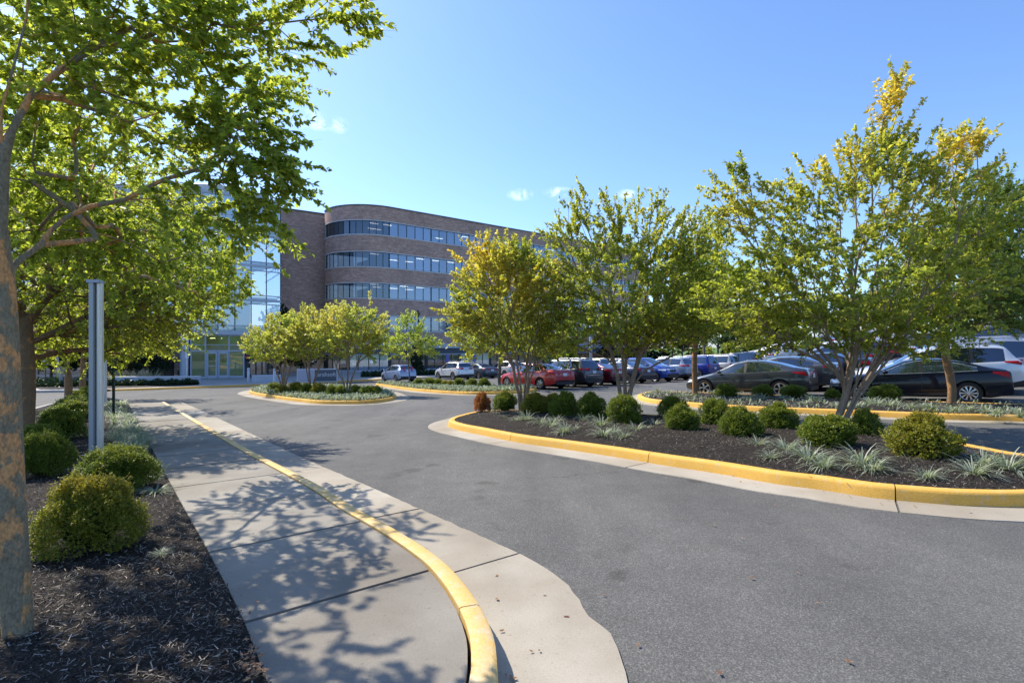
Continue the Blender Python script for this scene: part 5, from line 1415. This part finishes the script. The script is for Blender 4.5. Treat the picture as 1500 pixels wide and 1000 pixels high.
    for nm, keep in (('body', {PAINT}), ('trim', {BLK, SEAM, 6}), ('side_window', {SIDE}), ('windscreen', {WIND}), ('rear_window', {REAR})):
        bm = bmesh.new(); bm.from_mesh(res)
        bmesh.ops.delete(bm, geom=[f for f in bm.faces if f.material_index not in keep], context='FACES')
        if nm == 'side_window': # left and right are separate parts
            for sgn, q in ((-1, 'L'), (1, 'R')):
                b2 = bm.copy(); bmesh.ops.delete(b2, geom=[f for f in b2.faces if f.calc_center_median().y * sgn < 0], context='FACES')
                e = bpy.data.meshes.new(nm); b2.to_mesh(e); b2.free(); parts[nm + q] = e
        else:
            e = bpy.data.meshes.new(nm); bm.to_mesh(e); parts[nm] = e
        bm.free()
    for e in parts.values():
        e.materials.clear(); e.polygons.foreach_set('use_smooth', [True] * len(e.polygons)); e.polygons.foreach_set('material_index', [0] * len(e.polygons)); e.set_sharp_from_angle(angle=R(38))
    def yat(x, z):
        s = sect(x); zz = [q[1] for q in s[2:12]]; yy = [q[0] for q in s[2:12]]; return float(np.interp(z, zz, yy))
    def xend(z, front):
        P = c['top']; 
        if front: Q = [p for p in P if p[0] < .8]; return float(np.interp(z, [p[1] for p in Q], [p[0] for p in Q]))
        Q = [p for p in P if p[0] > c['rg'][1] - .02][::-1]; return float(np.interp(z, [p[1] for p in Q], [p[0] for p in Q]))
    return parts, yat, xend, xo, sect
def patch(fn, nu, nv):
    V = [fn(u / nu, v / nv) for u in range(nu + 1) for v in range(nv + 1)]
    return V, [(u * (nv + 1) + v, u * (nv + 1) + v + 1, (u + 1) * (nv + 1) + v + 1, (u + 1) * (nv + 1) + v) for u in range(nu) for v in range(nv)]
DET = {}
def details(kind):
    """lamps, handles, mirrors, plates, seats built once per body shape"""
    if kind in DET: return DET[kind]
    parts, yat, xend, xo, sect = body_parts(kind); c = CT[kind]; L, W = c['L'], c['W']; out = dict(parts)
    zl0, zl1, tl = c['tl']
    def lamp(front, sgn, z0, z1, ln, wd, off=.012):
        mb = MB()
        def side(u, v):
            x = (ln * u + .02) if front else L - ln * u - .02
            zz0 = z0 + (z1 - z0) * (.55 if front else .78) * u; z = zz0 + (z1 - zz0) * v
            return (x - xo, sgn * (yat(x, z) + off), z)
        def end(u, v):
            z = z0 + (z1 - z0) * v; x = xend(z, front) + (-off if front else off); xx = min(max(x, .02), L - .02)
            y = yat(xx, z) + off; return (x - xo + (0.03 if front else -.03) * (1 - u) , sgn * (y - wd * u), z)
        mb.add(*patch(side, 6, 4)); mb.add(*patch(end, 4, 4)); return mb.mesh('lamp')
    big = kind in ('suv', 'boxy', 'van', 'hatch'); zt = c['top'][2][1]
    for s, n in ((-1, 'L'), (1, 'R')):
        out['headlight' + n] = lamp(True, s, zt - .15, zt - .02, .5 if not kind == 'boxy' else .15, .32)
        out['tail_light' + n] = lamp(False, s, zl0, zl1, min(tl, .5), .38 if not big else .14)
    if kind in ('suv', 'van', 'hatch'):
        pass
    zc = (zl0 + zl1) / 2 - (.02 if not big else .1)
    def plate(dy, zc_, front=False):
        mb = MB(); x = xend(zc_, front) + (.02 if not front else -.02)
        xx = x - xo; mb.box((xx - .008, -.155 + dy, zc_ - .08), (xx + .008, .155 + dy, zc_ + .08)); return mb.mesh('licence_plate')
    out['licence_plate'] = plate(0, zc - .06)
    mb = MB(); x = xend(.45, True) - xo
    mb.box((x - .012, -.42, .34), (x + .05, .42, .50)); x = xend(zt - .14, True) - xo; mb.box((x - .02, -.28, zt - .2), (x + .05, .28, zt - .07)); out['grille'] = mb.mesh('grille')
    mb = MB(); xr = L - xo; mb.box((xr - .1, -W / 2 * .72, .27), (xr + .015, W / 2 * .72, .42)); out['bumper_trim'] = mb.mesh('bumper_trim')
    for s, n in ((-1, 'L'), (1, 'R')):
        mb = MB(); x = c['cowl'] + .28; z = smooth_prof(c['belt'], x) + .06; y = yat(x, z) + .02
        pts = [(0, 0, 0), (0, s * .07, .02), (0, s * .15, .03)]
        base = np.array((x - xo, s * y, z)); P_ = []
        for (dx, dy, dz, sx, sz) in ((0, 0, 0, .05, .03), (.0, .06, .02, .07, .05), (.01, .13, .03, .085, .065), (.02, .2, .03, .075, .06), (.03, .225, .03, .04, .035)):
            for k in range(10):
                t = 2 * math.pi * k / 10; P_.append(tuple(base + (dx + sx * math.cos(t), s * dy, dz + sz * math.sin(t))))
        Fm = [(r_ * 10 + k, r_ * 10 + (k + 1) % 10, (r_ + 1) * 10 + (k + 1) % 10, (r_ + 1) * 10 + k) for r_ in range(4) for k in range(10)] + [tuple(40 + k for k in range(10))]
        mb.add(P_, Fm); out['mirror' + n] = mb.mesh('mirror'); out['mirror' + n].polygons.foreach_set('use_smooth', [True] * len(Fm))
        for q, xd in enumerate((c['bp'] - .2, (c['cp'] or c['fo'] + c['wb'] - .28) - .2)):
            mb = MB(); z = smooth_prof(c['belt'], xd) - .1; y = yat(xd, z)
            mb.box((xd - xo - .1, s * y - .022, z - .012), (xd - xo + .1, s * y + .022, z + .014)); out['door_handle%s%d' % (n, q)] = mb.mesh('door_handle')
    mb = MB(); zb = .45
    mb.box((c['cowl'] - xo + .1, -.68, zb - .1), (c['rg'][0] - xo + .2, .68, zb))
    mb.box((c['cowl'] - xo + .12, -.66, zb), (c['cowl'] - xo + .5, .66, .9))
    for sx in (c['bp'] - .35, ):
        for sy in (-.36, .36):
            mb.box((sx - xo - .45, sy - .24, zb), (sx - xo + .1, sy + .24, zb + .22)); mb.bar((sx - xo + .05, sy, zb + .15), (sx - xo + .28, sy, 1.08), .44, .13); mb.box((sx - xo + .24, sy - .12, 1.08), (sx - xo + .34, sy + .12, 1.27))
    sx = c['bp'] + .75; mb.box((sx - xo - .45, -.62, zb), (sx - xo + .1, .62, zb + .22)); mb.bar((sx - xo + .05, 0, zb + .15), (sx - xo + .26, 0, 1.08), 1.24, .13)
    out['seats'] = mb.mesh('seats')
    if kind in ('fastback', 'liftback'):
        for s, n in ((-1, 'L'), (1, 'R')):
            mb = MB(); xx = np.linspace(c['sg'][0] + .02, c['sg'][1], 26)
            mb.tube([(x - xo, s * (sect(x)[9][0] + .008), sect(x)[9][1] + .004) for x in xx], .0085, 5)
            mb.tube([(x - xo, s * (sect(x)[7][0] + .008), sect(x)[7][1]) for x in xx], .0085, 5); out['window_trim' + n] = mb.mesh('window_trim')
    if c.get('rails'):
        for s, n in ((-1, 'L'), (1, 'R')):
            z = smooth_prof(c['top'], 3) + .035; y = W / 2 - .36
            mb = MB(); mb.tube([(2.2 - xo, s * y, z - .05), (2.4 - xo, s * y, z + .01), (3.0 - xo, s * y, z + .02), (3.8 - xo, s * y, z), (c['rg'][0] - .15 - xo, s * y, z - .07)], .018, 6); out['roof_rail' + n] = mb.mesh('roof_rail')
    DET[kind] = out; return out
PMATS = {'headlight': 'clear_lamp', 'tail_light': 'red_lamp', 'licence_plate': 'plate', 'grille': 'black', 'bumper_trim': 'black', 'seats': 'interior', 'roof_rail': 'alu', 'window_trim': 'chrome', 'trim': 'black', 'windscreen': 'carglass', 'rear_window': 'carglass_dark'}
ORDER = []
def car(kind, label, color, x, y, hd, near=True, tint=False, metallic=.35, pname=None, group='cars parked in the lot', scale=1.0, name='parked_car', cat=None):
    """hd: direction the nose points (dx, dy)"""
    c = CT[kind]; D = details(kind); hd = np.array(hd) / np.linalg.norm(hd)
    # pitch and roll with the ground
    l = c['wb'] / 2; f = np.array([x, y]) + hd * l; b = np.array([x, y]) - hd * l; s = np.array([-hd[1], hd[0]])
    z = (Hf(*f) + Hf(*b)) / 2; fx = Vector((*(hd * 2 * l), Hf(*f) - Hf(*b))).normalized()
    sv = Vector((*s, Hf(*(np.array([x, y]) + s)) - Hf(x, y))).normalized()
    X = -fx; Y = -sv; Z = X.cross(Y).normalized(); Y = Z.cross(X)
    e = empty(name, (x, y, z), 0, None, label, cat or {'van': 'minivan', 'suv': 'SUV', 'boxy': 'SUV'}.get(kind, 'car'), group)
    mat = Matrix((X, Y, Z)).transposed().to_4x4(); mat.translation = Vector((x, y, z))
    e.matrix_world = mat @ Matrix.Scale(scale, 4) if scale != 1 else mat
    paint = m_paint(pname or 'paint_%02d%02d%02d' % tuple(int(v * 99) for v in color), color, metallic)
    def put(nm, me, mt, parent=e):
        key = (me.name, mt.name)
        if key not in PM:
            m2 = me.copy() if len(me.materials) and me.materials[0] != mt else me
            m2.materials.clear(); m2.materials.append(mt); PM[key] = m2
        o = bpy.data.objects.new(nm, PM[key]); col.objects.link(o); o.parent = parent; return o
    body = None; doors = []
    for k, me in D.items():
        nm = k.rstrip('0123456789'); nm = nm[:-1] if nm[-1] in 'LR' else nm
        if nm in PMATS: mt = M[PMATS[nm]]
        elif nm == 'side_window': mt = M['carglass_dark'] if tint else M['carglass']
        elif nm in ('mirror', 'body', 'door_handle'): mt = paint
        if not near and nm in ('seats', 'door_handle', 'grille', 'bumper_trim'): continue
        o = put(nm, me, mt)
    ty, rm = wheel_meshes(c['r'], c['spokes'])
    for wx in (-l, l):
        for sy in (-1, 1):
            w = bpy.data.objects.new('wheel', None); col.objects.link(w); w.empty_display_size = .1; w.parent = e; w.location = (wx, sy * (c['W'] / 2 - .125), c['r']); w.rotation_euler = (0, 0, 0 if sy > 0 else math.pi)
            for nm, me in (('tyre', ty), ('rim', rm)):
                o = bpy.data.objects.new(nm, me); col.objects.link(o); o.parent = w
    return e
PM = {}
def by_wheels(kind, pr, py, pf, side=-1, dist=0):
    """centre and heading from the pixel of the near rear wheel foot and the column of the near front wheel"""
    c = CT[kind]; r = G(pr, py); best = None
    for a in np.linspace(-math.pi, 0, 2000):
        h = np.array([math.sin(a), math.cos(a)]); f = r + h * c['wb']
        if f[1] < 1: continue
        e = abs(CX + F * f[0] / f[1] - pf)
        if h[1] > 0 and (best is None or e < best[0]): best = (e, h)
    h = best[1]; s = np.array([-h[1], h[0]])             # left of heading: the side that faces the camera
    ctr = r + h * c['wb'] / 2 - s * (c['W'] / 2 - .02)
    return ctr[0], ctr[1], h
navy, grey = (.003, .005, .013), (.045, .05, .06)
x, y, h = by_wheels('fastback', 1420, 592, 1259)
e = car('fastback', 'near dark navy fastback sedan with silver window trim, behind the brown-trunked tree', navy, x, y, h, metallic=.0)
# light reflection-shaped charger flap sticker on its rear wing
H1 = h; B1 = np.array([.78, .62])
c1 = np.array([x, y])
x, y, h = by_wheels('liftback', 1143, 582.5, 1032)
car('liftback', 'charcoal grey smooth electric sedan beside the rear island', grey, x, y, h, metallic=.7)
c2 = np.array([x, y]); H2 = h
x, y = c1 + B1 * 2.75 + H1 * .1; car('suv', 'silver-white SUV with roof rails right behind the navy sedan', (.62, .63, .66), x, y, H1, tint=True, scale=1.02)
x, y = c1 + B1 * 5.6 + H1 * .3; car('van', 'dark silver long-roofed vehicle behind the silver-white SUV', (.28, .3, .34), x, y, H1, tint=True)
x, y = c1 + B1 * 8.4 + H1 * .2; car('suv', 'white SUV third in line behind the navy sedan', (.75, .75, .75), x, y, H1, tint=True)
x, y = c1 + B1 * 11.2; car('sedan', 'dark grey sedan fourth in line behind the navy sedan', (.06, .065, .075), x, y, H1, tint=True, near=False)
x, y = c2 + B1 * 2.8 + H2 * .1; car('fastback', 'dark grey fastback sedan right behind the charcoal electric sedan', (.05, .055, .065), x, y, H2, tint=True, scale=1.05)
x, y = c2 + B1 * 5.5 - H2 * .3; car('sedan', 'black sedan with red tail light seen through the large myrtle stems', (.012, .012, .015), x, y, H2, tint=True)
x, y = c2 + B1 * 8.2 + H2 * .2; car('suv', 'dark navy SUV with sloping rear glass behind the large myrtle stems', (.03, .045, .09), x, y, H2, tint=True)
x, y = c2 + B1 * 11.0; car('suv', 'black SUV beyond the dark navy SUV', (.02, .02, .024), x, y, H2, tint=True, near=False)
x, y = c2 + B1 * 13.8; car('suv', 'white SUV near the far end of the charcoal sedan row', (.72, .72, .72), x, y, H2, tint=True, near=False)
x, y = c2 + B1 * 16.6; car('van', 'dark blue-grey van at the far end of the charcoal sedan row', (.07, .08, .11), x, y, H2, tint=True, near=False)
# row of tails in the middle
x, y, h = by_wheels('sedan', 791, 570.6, 742); A0 = unit(h * .5 + unit(np.array([-.66, .75])) * .5)
r0 = G(791, 570.6); s0 = np.array([-A0[1], A0[0]]); c0 = r0 + A0 * 1.3875 - s0 * .89
car('sedan', 'bright red sedan at the left end of the middle row', (.42, .008, .012), c0[0], c0[1], A0, metallic=.15)
RB = np.array([.75, .66])
def wheelpx(kind, px, shift=0):
    """slide along the row until the near rear wheel stands at column px"""
    c = CT[kind]; best = None
    for t in np.linspace(-5, 60, 1300):
        ctr = c0 + RB * t + A0 * shift; rw = ctr - A0 * c['wb'] / 2 + s0 * c['W'] / 2; e = abs(CX + F * rw[0] / rw[1] - px)
        if best is None or e < best[0]: best = (e, ctr)
    return best[1]
for kind, px, colr, lab, kw in (
    ('suv', 836, (.035, .04, .05), 'charcoal SUV with gold emblem right of the red sedan', dict(tint=True)),
    ('fastback', 876, (.13, .008, .02), 'maroon sedan between the charcoal SUV and the myrtle stems', {}),
    ('sedan', 918, (.02, .03, .07), 'dark blue sedan seen between the two middle myrtle stems', {}),
    ('suv', 986, (.24, .29, .37), 'silver-blue SUV right of the blue car', dict(tint=True)),
    ('boxy', 1022, (.012, .025, .22), 'bright blue boxy SUV right of the silver-blue SUV', dict(tint=True)),
    ('boxy', 1055, (.5, .48, .45), 'champagne silver boxy SUV right of the bright blue SUV', dict(tint=False)),
    ('van', 1088, (.16, .17, .19), 'grey minivan right of the champagne SUV', dict(tint=True)),
    ('suv', 1118, (.7, .7, .7), 'white SUV just past the grey minivan', dict(tint=True, near=False)),
    ('boxy', 1140, (.68, .68, .68), 'second white SUV at the end of the middle row', dict(tint=True, near=False))):
    p = wheelpx(kind, px); car(kind, lab, colr, p[0], p[1], A0, **kw)
p = wheelpx('suv', 952); car('hatch', 'royal blue crossover facing the camera, nose to the aisle', (.01, .05, .30), p[0] + .2, p[1] - .3, -A0, scale=1.12)
# far row against the building
A3 = unit(np.array([-.62, .78])); s3 = np.array([-A3[1], A3[0]]); c3 = np.array(atY(663, 49.5)[:2]) + A3 * 1.3 - s3 * .9
for t, kind, colr, lab, kw in (
    (-6.0, 'hatch', (.27, .33, .47), 'pale blue hatchback behind the pale young tree', {}),
    (0, 'suv', (.66, .67, .67), 'white compact SUV with dark roof behind the lawn island', dict(tint=True)),
    (3.0, 'sedan', (.06, .08, .11), 'slate blue sedan right of the white compact SUV', {}),
    (6.4, 'suv', (.62, .62, .62), 'white SUV behind the thin dark trunk by the red sedan', dict(tint=True)),
    (9.4, 'sedan', (.08, .08, .09), 'grey sedan mostly hidden behind the red sedan', dict(near=False)),
    (14.2, 'suv', (.6, .6, .6), 'white-roofed SUV glimpsed over the charcoal SUV', dict(near=False)),
    (17.4, 'sedan', (.6, .6, .62), 'white sedan glimpsed over the maroon sedan', dict(near=False)),
    (20.6, 'boxy', (.5, .5, .5), 'silver boxy SUV glimpsed between the middle myrtle stems', dict(near=False)),
    (24, 'suv', (.04, .05, .09), 'dark blue SUV in the far row behind the royal blue crossover', dict(near=False))):
    p = c3 + RB * t; car(kind, lab, colr, p[0], p[1], A3, **kw)
# rows on the rise at the right
gf = 'far cars on the rise'
for k, (px, Y, kind, colr, lab) in enumerate(((1130, 52, 'van', (.6, .6, .6), 'white van in the far row above the grey fastback'), (1188, 50, 'suv', (.3, .32, .36), 'silver SUV in the far row left of the large myrtle stems'), (1246, 47, 'suv', (.62, .63, .65), 'white SUV in the far row behind the large myrtle stems'),
        (1300, 44, 'suv', (.05, .06, .08), 'dark SUV in the far row right of the large myrtle stems'), (1285, 37, 'sedan', (.05, .06, .08), 'dark sedan parked on the aisle above the navy sedan hood'), (1352, 42, 'sedan', (.3, .32, .35), 'grey sedan in the far row left of the right brown trunk'),
        (1400, 40, 'suv', (.7, .7, .7), 'white SUV in the far row above the right brown trunk'), (1455, 38, 'van', (.12, .13, .15), 'dark van at the right end of the far row'),
        (1448, 78, 'sedan', (.4, .05, .06), 'small red sedan on the highest rise'), (1475, 80, 'suv', (.03, .04, .08), 'small dark blue SUV on the highest rise'), (1500, 76, 'suv', (.5, .5, .5), 'small silver SUV on the highest rise at the right edge'),
        (1225, 66, 'sedan', (.1, .1, .12), 'dark sedan in the highest row seen between the myrtle stems'), (1265, 64, 'sedan', (.6, .6, .6), 'white sedan in the highest row right of the myrtle stems'), (1305, 62, 'suv', (.04, .04, .05), 'black SUV in the highest row'))):
    x, y, _ = atY(px, Y); car(kind, lab, colr, x, y, (-.8, .6), near=False, tint=True, group=gf)

# ================================================================ LIGHT, SKY, CAMERA
sun_h = unit(np.array([-.80, .60])); el = R(47)
w = bpy.data.worlds.new('World'); sc.world = w; w.use_nodes = True; nt = w.node_tree; nt.nodes.clear()
out = nt.nodes.new('ShaderNodeOutputWorld'); bg = nt.nodes.new('ShaderNodeBackground'); sky = nt.nodes.new('ShaderNodeTexSky')
sky.sky_type = 'NISHITA'; sky.sun_disc = False; sky.sun_elevation = el; sky.sun_rotation = math.atan2(sun_h[0], sun_h[1]); sky.altitude = 0
sky.air_density = 1.0; sky.dust_density = .7; sky.ozone_density = 2.5
# a few small fair-weather clouds, by direction in the sky
tc = nt.nodes.new('ShaderNodeTexCoord')
def wm(op, a, b=None):
    n = nt.nodes.new('ShaderNodeMath'); n.operation = op; n.use_clamp = op in ('MULTIPLY',)
    for k, v in ((0, a), (1, b)):
        if v is None: continue
        if hasattr(v, 'links'): nt.links.new(v, n.inputs[k])
        else: n.inputs[k].default_value = v
    return n.outputs[0]
tot = None
for px, py, rx, ry in ((455, 176, 30, 13), (494, 183, 16, 11), (372, 165, 30, 10), (762, 285, 19, 9), (818, 282, 22, 8), (916, 284, 14, 7), (1002, 328, 30, 13)):
    d = np.array([(px - CX) / F, 1, (HY - py) / F]); d /= np.linalg.norm(d)
    rt = unit(np.cross(d, [0, 0, 1.])); up = np.cross(rt, d)
    terms = []
    for ax, rad in ((rt, rx), (up, ry)):
        dp = nt.nodes.new('ShaderNodeVectorMath'); dp.operation = 'DOT_PRODUCT'; nt.links.new(tc.outputs['Generated'], dp.inputs[0]); dp.inputs[1].default_value = tuple(ax)
        terms.append(wm('POWER', wm('ABSOLUTE', wm('DIVIDE', dp.outputs['Value'], rad / F * 1.1)), 2.0))
    dd = nt.nodes.new('ShaderNodeVectorMath'); dd.operation = 'DOT_PRODUCT'; nt.links.new(tc.outputs['Generated'], dd.inputs[0]); dd.inputs[1].default_value = tuple(d)
    front = wm('GREATER_THAN', dd.outputs['Value'], .5)
    f = wm('MULTIPLY', wm('MAXIMUM', wm('SUBTRACT', 1.0, wm('ADD', terms[0], terms[1])), 0.0), front)
    tot = f if tot is None else wm('MAXIMUM', tot, f)
ns = nt.nodes.new('ShaderNodeTexNoise'); ns.inputs['Scale'].default_value = 34; ns.inputs['Detail'].default_value = 9; ns.inputs['Roughness'].default_value = .68; ns.inputs['Distortion'].default_value = .6; nt.links.new(tc.outputs['Generated'], ns.inputs['Vector'])
cf = wm('MULTIPLY', wm('MULTIPLY', wm('POWER', tot, 1.3), wm('MULTIPLY', wm('MAXIMUM', wm('SUBTRACT', ns.outputs['Fac'], .42), 0.0), 4.5)), .6)
mx = nt.nodes.new('ShaderNodeMix'); mx.data_type = 'RGBA'; nt.links.new(cf, mx.inputs[0]); tn = nt.nodes.new('ShaderNodeMix'); tn.data_type = 'RGBA'; tn.blend_type = 'MULTIPLY'; tn.inputs[0].default_value = 1; nt.links.new(sky.outputs[0], tn.inputs[6]); tn.inputs[7].default_value = (.735, .862, 1.07, 1); nt.links.new(tn.outputs[2], mx.inputs[6]); mx.inputs[7].default_value = (7.5, 8, 8.6, 1)
nt.links.new(mx.outputs[2], bg.inputs[0]); bg.inputs[1].default_value = .14; nt.links.new(bg.outputs[0], out.inputs[0])
ld_ = bpy.data.lights.new('sun', 'SUN'); ld_.energy = 3.9; ld_.angle = R(.53); ld_.color = (1, .92, .79)
lo = bpy.data.objects.new('sun', ld_); col.objects.link(lo)
sd = Vector((sun_h[0] * math.cos(el), sun_h[1] * math.cos(el), math.sin(el))); lo.rotation_euler = sd.to_track_quat('Z', 'Y').to_euler()
cam = bpy.data.cameras.new('camera'); co = bpy.data.objects.new('camera', cam); col.objects.link(co); sc.camera = co
co.location = (0, 0, CZ); co.rotation_euler = (R(90), 0, 0); cam.sensor_width = 36; cam.lens = F / 1500 * 36; cam.shift_y = (HY - 500) / 1500; cam.clip_end = 3000; cam.clip_start = .05
sc.view_settings.view_transform = 'Standard'; sc.view_settings.look = 'None'; sc.view_settings.gamma = 1; sc.view_settings.exposure = .84
sc.cycles.max_bounces = 7; sc.cycles.transparent_max_bounces = 12; sc.cycles.caustics_reflective = False; sc.cycles.caustics_refractive = False
sc.cycles.sample_clamp_indirect = 8
